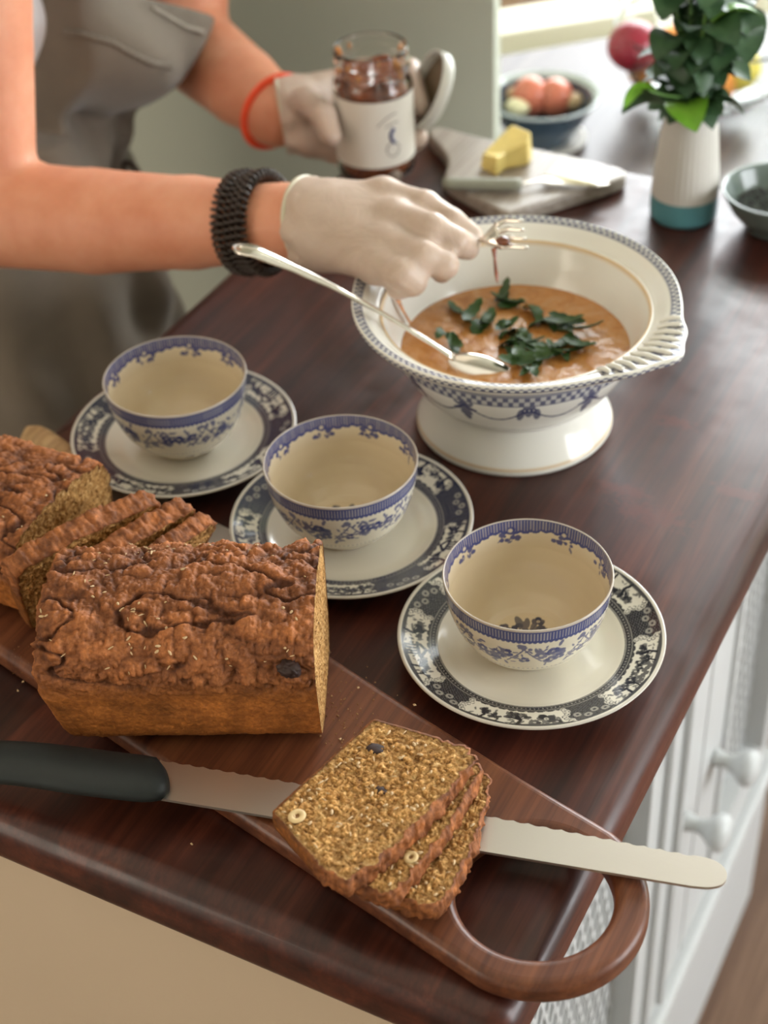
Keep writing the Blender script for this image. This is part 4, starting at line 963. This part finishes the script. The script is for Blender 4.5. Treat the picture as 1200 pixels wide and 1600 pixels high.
stem_ends = []
for q in range(11):
    a = q / 11 * 6.28 + rr.uniform(-.2, .2); sp = rr.uniform(.012, .050); h = rr.uniform(.05, .125)
    e = top + [sp * math.cos(a), sp * math.sin(a), h]; mid = top * .6 + e * .4 + [0, 0, .01]
    path = chaikin([vb + [0, 0, .04], top + [.006 * math.cos(a), .006 * math.sin(a), 0], mid, e], 2); tube_obj('stem', path, .0013, M['stem'], pt, 6)
    for k, t in enumerate(np.linspace(.42, 1, 6)):
        pnt = path[int(t * (len(path) - 1))]
        for sg in (0, 1):
            az = a + rr.uniform(-1.3, 1.3) + sg * 2.4; put_leaf(pnt + rr.normal(0, .003, 3), (rr.uniform(-.5, .5), rr.uniform(-.5, .75), az), rr.uniform(.8, 1.25), rr.rand() < .05)
e = at(995, 142, 1.24); path = chaikin([top, at(1040, 150, 1.25), e + [.01, 0, .002]], 2); tube_obj('stem', path, .0011, M['stem'], pt, 6)
put_leaf(at(1022, 132, 1.245), (1.0, .5, math.pi + .6), 1.0, True); put_leaf(at(1040, 150, 1.25), (.8, .3, math.pi + .2), 1.0)

# right-hand dish of dark seeds and salt
rb = on(1216, 322, ZT + .02); rb[2] = ZT
dish = empty('small_bowl', rb, 'grey green stoneware bowl of dark seeds cut off by the right edge', 'bowl')
revolve('bowl', [([(0, .003), (.018, .003), (.020, 0), (.024, 0), (.026, .004), (.038, .018), (.0465, .034)], 24, None), ([(.0465, .034), (.0468, .0362), (.045, .0362)], 5, None), ([(.045, .0362), (.036, .020), (.022, .008), (0, .006)], 20, None)], 96, M['greenbowl'], dish)
V = []; F = []
for q in range(700):
    a = rr.uniform(0, 6.28); r_ = .034 * math.sqrt(rr.rand()); crumb_at(rb + np.array([r_ * math.cos(a), r_ * math.sin(a), .0190 + .006 * (1 - r_ / .034) * rr.rand()]), rr.uniform(.0007, .0018))
sd2 = mesh_obj('dark_seeds', V, F, M['pepper'], None, False); tag(sd2, 'dark seeds heaped in the grey green bowl at right', 'seeds', None, 'stuff')

# bowl of pink fruits on the far table
ZD = .75
eb = on(846, 222, ZD); eb[2] = ZD
us = empty('white_dish', eb, 'small white dish under the dark bowl on the window table', 'dish')
revolve('dish', [([(0, .0), (.030, 0), (.05, .006), (.052, .0075), (.049, .0075), (.03, .003), (0, .003)], 24, None)], 72, M['vase'], us)
ebw = empty('dark_bowl', eb + [0, 0, .0035], 'dark slate blue bowl with pale rim holding pink fruits by the window', 'bowl')
revolve('bowl', [([(0, .0), (.030, 0), (.033, .004), (.045, .022), (.056, .042), (.0615, .050)], 24, None)], 96, M['darkbowl'], ebw)
revolve('rim', [([(.0615, .050), (.064, .0525), (.063, .0545), (.056, .049)], 10, None)], 96, M['rimglaze'], ebw)['label'] = 'pale glazed rim'
revolve('inside', [([(.056, .049), (.045, .028), (.03, .012), (0, .008)], 16, None)], 96, M['darkbowl'], ebw)
def fruit(name, px, py, z_, r, mat, lab, cat, sc=(1, 1, 1.1), grp=None):
    p = on(px, py, z_); o = lumpy(name, (0, 0, 0), r, mat, None, .03, 1.5, int(px), sc, 4); o.location = p
    tag(o, lab, cat, grp); return o
fruit('shallot', 829, 151, ZD + .040, .0205, M['pinkegg'], 'left one of the two round pink fruits in the dark bowl', 'fruit')
fruit('shallot', 867, 153, ZD + .038, .0205, M['pinkegg'], 'right one of the two round pink fruits in the dark bowl', 'fruit')
fruit('garlic_bulb', 792, 148, ZD + .036, .016, M['tanegg'], 'tan bulb at the left inside the dark bowl', 'garlic', (1, 1, .8))
fruit('garlic_bulb', 808, 168, ZD + .036, .012, M['butter2'], 'small pale yellow bulb at the front left of the dark bowl', 'fruit', (1.2, 1, .8))
fruit('shallot', 850, 128, ZD + .034, .015, M['tanegg'], 'brown bulb behind the two pink fruits in the dark bowl', 'shallot', (1, 1, .8))
fruit('shallot', 896, 158, ZD + .036, .012, M['tanegg'], 'small tan bulb at the right inside the dark bowl', 'shallot', (1, 1, .8))

# glass fruit bowl
gb = on(1080, 165, ZD); gb = gb + np.array([.01, .03, 0]); gb[2] = ZD
gl = empty('glass_fruit_bowl', gb, 'large clear glass bowl of mixed fruit behind the vase', 'bowl')
revolve('glass', [([(0, .0), (.045, 0), (.060, .003), (.094, .030), (.107, .062), (.112, .090)], 30, None), ([(.112, .090), (.1110, .0915), (.1095, .090)], 4, None), ([(.1095, .090), (.1045, .062), (.0915, .032), (.058, .0060), (0, .004)], 26, None)], 96, M['glass'], gl)
fl_ = [('apple', 990, 72, .075, .030, 'apple', 'dark red apple at the left of the glass fruit bowl'), ('orange', 1004, 112, .035, .018, 'orange', 'small orange fruit below the dark red apple'),
       ('orange', 1100, 126, .042, .036, 'orange', 'large orange low in the glass bowl behind the vase'), ('lemon', 1150, 105, .052, .028, 'yellow', 'yellow lemon at the right side of the glass bowl'),
       ('lime', 1120, 70, .075, .027, 'greenfruit', 'green lime behind the plant in the glass bowl'), ('peach', 1060, 80, .065, .032, 'orange', 'peach in the middle of the glass bowl behind the leaves')]
for nm, px, py, zz, r_, mm, lab in fl_: fruit(nm, px, py, ZD + zz, r_, M[mm], lab, 'fruit', (1, 1, .95))

# ================================================================== THE PERSON
per = empty('person', (-.72, .66, 0), 'person in a taupe apron and white shirt leaning over the worktop, wearing pale latex gloves', 'person')
rW = at(455, 348, 1.145); rF = at(300, 348, 1.185); rE = at(-25, 332, 1.252); rS = np.array([-.655, .535, 1.33])
rM = at(150, 346, 1.220)
lW = at(432, 176, 1.425); lF = at(378, 135, 1.455); lE = at(285, 60, 1.535); lS = np.array([-.70, .90, 1.31])
chest = np.array([-.745, .715, 1.20]); pelv = np.array([-.80, .665, .86])
def torso(P, g=0.0):
    d = ell(P, (-.830, .650, .86), (.105 + g, .150 + g, .15 + g)); d = smin(d, ell(P, (-.825, .670, 1.00), (.085 + g, .120 + g, .15 + g)), .05)
    return smin(d, ell(P, (-.765, .710, 1.20), (.100 + g, .160 + g, .16 + g)), .06)
HR = {}
def hand_sdf(P, W0, K, fingers, thumb, wr, g=0.0):
    d = cap(P, W0, (K[0] + K[3]) / 2 * .35 + W0 * .65, wr, wr * 1.02)
    for k, kk in enumerate(K): d = smin(d, cap(P, W0 * .75 + kk * .25, kk, .0185 + g, .0125 + g), .018)
    for pts in fingers:
        rs = [.0118, .0106, .0094, .0080]
        f = None
        for i in range(len(pts) - 1):
            c = cap(P, pts[i], pts[i + 1], rs[i] + g, rs[i + 1] + g); f = c if f is None else smin(f, c, .003)
        d = smin(d, f, .0075)
    t = None
    for i in range(len(thumb) - 1):
        rs = [.015, .0125, .0105, .0088]; c = cap(P, thumb[i], thumb[i + 1], rs[i] + g, rs[i + 1] + g); t = c if t is None else smin(t, c, .004)
    return smin(d, t, .009)
Rk = [at(598, 306, 1.123), at(614, 340, 1.103), at(608, 382, 1.088), at(588, 414, 1.082)]
Rf = [[Rk[0], at(664, 322, 1.105), at(706, 348, 1.096), at(736, 368, 1.098)], [Rk[1], at(676, 358, 1.078), at(712, 378, 1.080), at(731, 388, 1.090)],
      [Rk[2], at(662, 400, 1.066), at(694, 414, 1.070), at(690, 424, 1.084)], [Rk[3], at(628, 428, 1.062), at(644, 440, 1.066), at(622, 450, 1.080)]]
Rt = [at(520, 330, 1.145), at(600, 350, 1.142), at(680, 372, 1.126), at(728, 386, 1.108)]
Lk = [at(500, 138, 1.430), at(498, 165, 1.425), at(492, 196, 1.42), at(482, 220, 1.41)]
Lf = [[Lk[0], at(560, 112, 1.440), at(640, 108, 1.430), at(657, 165, 1.385)], [Lk[1], at(570, 170, 1.448), at(640, 175, 1.432), at(654, 214, 1.40)],
      [Lk[2], at(560, 215, 1.44), at(612, 235, 1.425), at(645, 222, 1.405)], [Lk[3], at(545, 245, 1.42), at(585, 268, 1.405), at(612, 270, 1.385)]]
Lt = [at(455, 180, 1.41), at(480, 158, 1.385), at(505, 180, 1.350), at(517, 212, 1.345)]
def body_sdf(P):
    d = torso(P)
    d = smin(d, cap(P, (-.745, .56, 1.30), (-.755, .87, 1.30), .062, .062), .06)
    d = smin(d, cap(P, (-.735, .715, 1.33), (-.70, .715, 1.47), .055, .052), .03)
    d = smin(d, ell(P, (-.675, .715, 1.545), (.092, .074, .112)), .02)
    d = smin(d, cap(P, (-.585, .715, 1.545), (-.572, .715, 1.525), .010, .014), .012)
    for sy_ in (-1, 1):
        d = smin(d, ell(P, (-.675, .715 + sy_ * .076, 1.54), (.017, .008, .028)), .005)
        hip = (-.825, .655 + sy_ * .080, .82); kn_ = (-.775, .665 + sy_ * .09, .47); an = (-.80, .665 + sy_ * .09, .07)
        d = smin(d, cap(P, hip, kn_, .080, .052), .04); d = smin(d, cap(P, kn_, an, .052, .035), .02); d = smin(d, cap(P, an, (-.66, .665 + sy_ * .10, .028), .034, .026), .02)
    a = cap(P, rS, rE, .052, .041); a = smin(a, cap(P, rE, rM, .0415, .0395), .006); a = smin(a, cap(P, rM, rF, .0395, .0340), .004); a = smin(a, cap(P, rF, rW, .0340, .0262), .004)
    a = smin(a, cap(P, rW, Rk[1] * .5 + rW * .5, .0262, .021), .01); d = smin(d, a, .02)
    a = cap(P, lS, lE, .050, .042); a = smin(a, cap(P, lE, lF, .043, .0355), .008); a = smin(a, cap(P, lF, lW, .0355, .0285), .004)
    a = smin(a, cap(P, lW, Lk[1] * .5 + lW * .5, .0285, .021), .01)
    return smin(d, a, .02)
lo_b = (-.98, .36, -.01); hi_b = (-.29, 1.02, 1.70)
sdf_obj('body', body_sdf, lo_b, hi_b, .0075, M['skin'], per)
def glove(nm, W0, K, Fg, Tg, wr, org, axis, cut):
    pts = np.vstack([np.array(K), np.vstack(Fg), np.array(Tg), [W0]]); lo = pts.min(0) - .04; hi = pts.max(0) + .04
    ax = axis / np.linalg.norm(axis)
    def f(P):
        d = hand_sdf(P, W0, K, Fg, Tg, wr)
        s = (P - org) @ ax.astype(np.float32); d = np.maximum(d, cut - s)
        wob = .0012 * np.sin(P[..., 2] * 300) 
        return d + wob * (s < cut + .01)
    o = sdf_obj(nm, f, lo, hi, .0017, M['glove'], per)
    return ax
axr = (Rk[1] - rW); glove('glove', rW, Rk, Rf, Rt, .0292, rW, axr, .013)
axl = (Lk[1] - lW); glove('glove', lW, Lk, Lf, Lt, .0312, lW, axl, .004)
def ring_path(c, ax, r, n=48, ph=0.0, sq=1.0):
    ax = ax / np.linalg.norm(ax); a = np.cross(ax, (0, 0, 1)); a /= np.linalg.norm(a); b2 = np.cross(ax, a)
    t = np.linspace(0, 2 * math.pi, n); return np.array([c + a * r * math.cos(q + ph) + b2 * r * sq * math.sin(q + ph) for q in t])
cuffc = rW + axr / np.linalg.norm(axr) * .014
tube_obj('glove_cuff', ring_path(cuffc, axr, .0308, 60), .0022, M['cuff'], per, 8)
tube_obj('glove_cuff', ring_path(lW + axl / np.linalg.norm(axl) * .005, axl, .0322, 60), .0019, M['cuff'], per, 8)
axb = lW - lF; tube_obj('wristband', ring_path(lF * .04 + lW * .96, axb, .0322, 60), None, M['band'], per, 12, [(.0048, .0022)] * 60, up=axb / np.linalg.norm(axb))['label'] = 'orange red silicone wristband'
ax_ = rW - rF; axn = ax_ / np.linalg.norm(ax_)
for k in range(5):                     # coiled hair ties worn as a bracelet
    c = rF * .37 + rW * .63 + axn * (-.010 + .0052 * k); n = 420; t = np.linspace(0, 2 * math.pi, n)
    a = np.cross(axn, (0, 0, 1)); a /= np.linalg.norm(a); b2 = np.cross(axn, a); R0 = .0338 + .0008 * math.sin(k * 2)
    P = np.array([c + (a * math.cos(q) + b2 * math.sin(q)) * (R0 + .0033 * math.cos(q * 44 + k)) + axn * (.0036 * math.sin(q * 44 + k)) for q in t])
    o = tube_obj('spiral_hair_tie', P, .0013, M['coil'], per, 6); o['label'] = 'dark brown coiled hair tie on the wrist'
# clothes
def shirt(P):
    d = torso(P, .010); d = smin(d, ell(P, (-.790, .695, 1.06), (.118, .150, .10)), .03); d = smin(d, cap(P, (-.745, .55, 1.30), (-.755, .88, 1.30), .074, .074), .05)
    for s_, e_ in ((rS, rE), (lS, lE)): d = smin(d, cap(P, s_, s_ * .58 + e_ * .42, .064, .060), .03)
    d = d + .003 * np.sin(P[..., 2] * 70 + P[..., 1] * 40).astype(np.float32)
    d = np.maximum(d, .80 - P[..., 2]); return np.maximum(d, -cap(P, (-.72, .715, 1.36), (-.70, .715, 1.6), .060, .06))
sdf_obj('shirt', shirt, (-.93, .44, .78), (-.56, 1.0, 1.42), .007, M['shirt'], per)
def trous(P):
    d = ell(P, (-.830, .650, .84), (.112, .158, .15))
    for sy_ in (-1, 1): d = smin(d, cap(P, (-.825, .655 + sy_ * .080, .80), (-.79, .665 + sy_ * .09, .12), .090, .070), .03)
    return np.maximum(d, P[..., 2] - .93)
sdf_obj('trousers', trous, (-.95, .45, .02), (-.64, .88, .95), .010, M['trousers'], per)
bt_ = at(290, 30, 1.49); bl_ = at(110, 40, 1.45)
def apron(P):
    d = ell(P, (-.795, .610, .80), (.140, .145, .13)); d = smin(d, ell(P, (-.785, .615, .62), (.155, .160, .22)), .05)
    d = smin(d, ell(P, (-.800, .640, .925), (.118, .125, .07)), .02)
    d = smin(d, ell(P, (-.768, .712, 1.020), (.152, .170, .088)), .014)
    d = smin(d, ell(P, (-.735, .690, 1.15), (.122, .145, .12)), .03)
    th_ = np.arctan2(P[..., 1] - .68, P[..., 0] + .80)
    fo = .0040 * np.sin(P[..., 1] * 60 + P[..., 2] * 34) + .0060 * np.sin(th_ * 13 + 5 * (P[..., 2] - .9)) * np.clip(1.02 - P[..., 2], 0, .12) / .12 + .0045 * np.sin(th_ * 7 + P[..., 2] * 30) + .0035 * np.sin(P[..., 2] * 55 + th_ * 5)
    d = d + fo.astype(np.float32)
    d = np.maximum(d, -.86 - P[..., 0])
    # neckline drops towards the far side
    d = np.maximum(d, P[..., 2] - .990 + (P[..., 1] - .81) * .55); d = np.maximum(d, np.minimum(.612 - P[..., 1], P[..., 2] - .955))
    return d
sdf_obj('apron', apron, (-.90, .40, .38), (-.55, .92, 1.22), .0048, M['apron'], per)
sdf_obj('hair', lambda P: np.maximum(np.maximum(ell(P, (-.69, .715, 1.565), (.102, .086, .115)), -(ell(P, (-.60, .715, 1.51), (.085, .066, .085)))), 1.44 - P[..., 2]), (-.82, .60, 1.42), (-.56, .83, 1.70), .007, M['hair'], per)
for sy_ in (-1, 1): lumpy('eye', (-.594, .715 + sy_ * .031, 1.553), .010, M['shirt'], per, 0, 1, 0, (.8, 1.1, .7), 2); lumpy('shoe', (-.71, .665 + sy_ * .10, .036), .05, M['coil'], per, .02, 1, 0, (2.3, .85, .7), 3)
lumpy('mouth', (-.583, .715, 1.495), .012, M['band'], per, 0, 1, 0, (.5, 1.7, .35), 2)
# apron hem edges, tie and seam
def on_front(fn, p, dr, steps=80, st=.002):       # march a point to a cloth surface
    p = np.array(p, float)
    for _ in range(steps):
        d = float(fn(p[None].astype(np.float32))[0])
        if abs(d) < .0006: break
        p = p + dr * d * .8
    return p
def surf_path(px_list, fn, lift=.001):
    out = []
    for (x_, y_) in px_list:
        dr = CW + CR * (x_ - 600) / FPX + CU * (800 - y_) / FPX; dr /= np.linalg.norm(dr); p = at(x_, y_, 1.2); ok = False
        for _ in range(120):
            d = float(fn(p[None].astype(np.float32))[0])
            if d < .0015: ok = True; break
            p = p + dr * max(d * .7, .001)
        if ok and d < .004 and p[0] > -1: out.append(p - dr * lift)
    return out
for pl_ in ([(100, 50), (125, 52), (150, 60), (175, 66), (205, 84), (235, 98), (270, 106), (305, 108), (325, 106)],):
    sp = surf_path(pl_, apron)
    if len(sp) > 3:
        sp = resample(np.array(sp), 60); sp += np.stack([.0006 * np.sin(np.arange(60) * 1.9)] * 3, -1)
        tube_obj('gathered_seam', sp, .0022, M['apron'], per, 8)
hem = surf_path([(238, 12), (262, 26), (290, 42), (318, 50), (338, 57)], apron)
if len(hem) > 3: tube_obj('hem', resample(np.array(hem), 30), .0018, M['seam'], per, 8)['label'] = 'pale hem of the bib'
tie = at(208, 272, 1.46)
tube_obj('apron_tie', ring_path(tie, np.array([.3, 1, .2]), .012, 24), .0028, M['coil'], per, 8)

# ================================================================== JAR, LID, FORK
jd = 1.372; jc = at(584, 172, jd); jb = jc - [0, 0, .056]
jar = empty('chutney_jar', jb, 'open glass jar with a white label, held in the far gloved hand', 'jar')
revolve('glass', [([(0, .001), (.028, .0), (.0325, .002), (.0340, .006), (.0340, .080), (.0325, .086), (.0312, .089), (.0312, .094), (.0325, .0955), (.0312, .097), (.0312, .103), (.0325, .1045), (.0312, .106), (.0312, .112)], 60, None), ([(.0312, .112), (.0304, .1132), (.0296, .112)], 5, None), ([(.0296, .112), (.0296, .088), (.0318, .080), (.0318, .006), (.028, .003), (0, .003)], 30, None)], 96, M['glass'], jar)
revolve('label', [([(.03425, .018), (.03425, .0775)], 10, None)], 96, M['paper'], jar)['label'] = 'white paper label with small blue drawing'
def jar_mark(nm, pts, rad, mm):      # flat print wrapped on the label
    a0 = math.atan2(CO[1] - jb[1], CO[0] - jb[0]); P = []
    for (s, z_) in pts:
        a = a0 - s / .0345; P.append(jb + [.0345 * math.cos(a), .0345 * math.sin(a), z_])
    return tube_obj(nm, np.array(P), rad, mm, jar, 6)
ts = np.linspace(0, 1, 14)
jar_mark('label_print', [(.0 - .020 + .018 * t, .066 - .010 * t ** 2) for t in ts], .00045, M['inkgrey'])
jar_mark('label_print', [(.0 - .021 + .012 * t, .058 - .003 * t ** 2) for t in ts], .00045, M['inkgrey'])
jar_mark('label_print', [(-.017 + .0035 * math.sin(t * 3.1), .053 - .013 * t) for t in ts], .0016, M['ink'])
jar_mark('label_print', [(-.0155 + .006 * math.cos(t * 6.28), .034 + .0065 * math.sin(t * 6.28)) for t in ts], .0005, M['inkgrey'])
cy_ = empty('jar_chutney', jb, 'chunky red brown chutney inside the glass jar', 'chutney')
rch = np.random.RandomState(4)
revolve('chutney', [([(0, .0036), (.027, .0036), (.0313, .007), (.0313, .0785), (.0293, .088), (.0290, .092), (.020, .0895), (0, .088)], 60, None)], 90, M['chutney'], cy_, rfun=lambda r, z, th: (r * (1 + .0 * th), z + .0025 * np.sin(th * 5 + r * 200) * (z > .0885)))
for q in range(16):
    a = rch.uniform(0, 6.28); z_ = rch.uniform(.093, .108); p = jb + [.0288 * math.cos(a), .0288 * math.sin(a), z_]; lumpy('smear', p, rch.uniform(.002, .005), M['smear'], cy_, .3, 2, q, (.5, .5, 1), 2)
# lid
lc_ = at(672, 142, 1.395); nrm_l = (-CR * .90 + CU * .22 - CW * .42); nrm_l /= np.linalg.norm(nrm_l)
lid = empty('screw_cap', lc_, 'round white screw cap held upright beside the jar by the gloved fingers', 'lid')
a = np.cross(nrm_l, (0, 0, 1)); a /= np.linalg.norm(a); b2 = np.cross(nrm_l, a); LR = .0345
def lathe_axis(nm, prof, mm, parent, n=64):
    pr = np.array(prof); t = np.linspace(0, 2 * math.pi, n, endpoint=False)
    V = lc_ + nrm_l * pr[:, 1][:, None, None] + pr[:, 0][:, None, None] * (a[None, None] * np.cos(t)[None, :, None] + b2[None, None] * np.sin(t)[None, :, None])
    return mesh_obj(nm, V, grid_faces(len(pr), n), mm, parent, True)
lathe_axis('lid_shell', [(1e-5, -.006), (.030, -.006), (.0335, -.0050), (LR, -.003), (LR, .0060), (.0335, .0062), (.0330, .0055), (.0330, -.0035)], M['lidout'], lid)
lathe_axis('lid_lining', [(.0330, -.0030), (.031, -.0030), (.030, -.0036), (1e-5, -.0036)], M['lidin'], lid)['label'] = 'brown lid lining'
# fork
fk = empty('fork', at(745, 375, 1.092), 'silver fork pinched in the near gloved hand above the tureen', 'fork')
fa = at(700, 372, 1.105); fb = at(752, 376, 1.090); fc = at(766, 372, 1.086)
tube_obj('handle', resample(chaikin([at(650, 372, 1.118), fa, fb, fc], 2), 16), .0018, M['silver'], fk, 10)
dv_ = at(802, 362, 1.078) - fc; dl = np.linalg.norm(dv_); dv_ /= dl; sv = np.cross(dv_, -CW); sv /= np.linalg.norm(sv)
tube_obj('neck', resample([fc - dv_ * .006, fc + dv_ * .002, fc + dv_ * .007], 8), None, M['silver'], fk, 12, [(w1, .0011) for w1 in np.linspace(.002, .0100, 8)], up=-CW)
for q in (-1.5, -.5, .5, 1.5):
    o_ = sv * q * .0058; tube_obj('tine', resample([fc + dv_ * .005 + o_ * .8, fc + dv_ * .014 + o_ * 1.02 + CW * .001, fc + dv_ * .026 + o_ * 1.05 - CU * .004], 8), None, M['silver'], fk, 8, [(w1, .0009) for w1 in np.linspace(.0021, .0011, 8)], up=-CW)
dp = [at(772, 388, 1.084), at(774, 415, 1.084), at(777, 442, 1.084)]
dr_ = tube_obj('chutney_drip', resample(dp, 14), np.interp(np.linspace(0, 1, 14), [0, .3, .8, 1], [.0020, .0010, .0014, .0004]), M['chutney'], None, 8); tag(dr_, 'thin red drip of chutney falling from the fork', 'drip')
lumpy('chutney_blob', at(786, 376, 1.080), .0040, M['chutney'], fk, .3, 2, 3, (1.3, 1.3, .6), 3)
print('objects', len(bpy.data.objects))
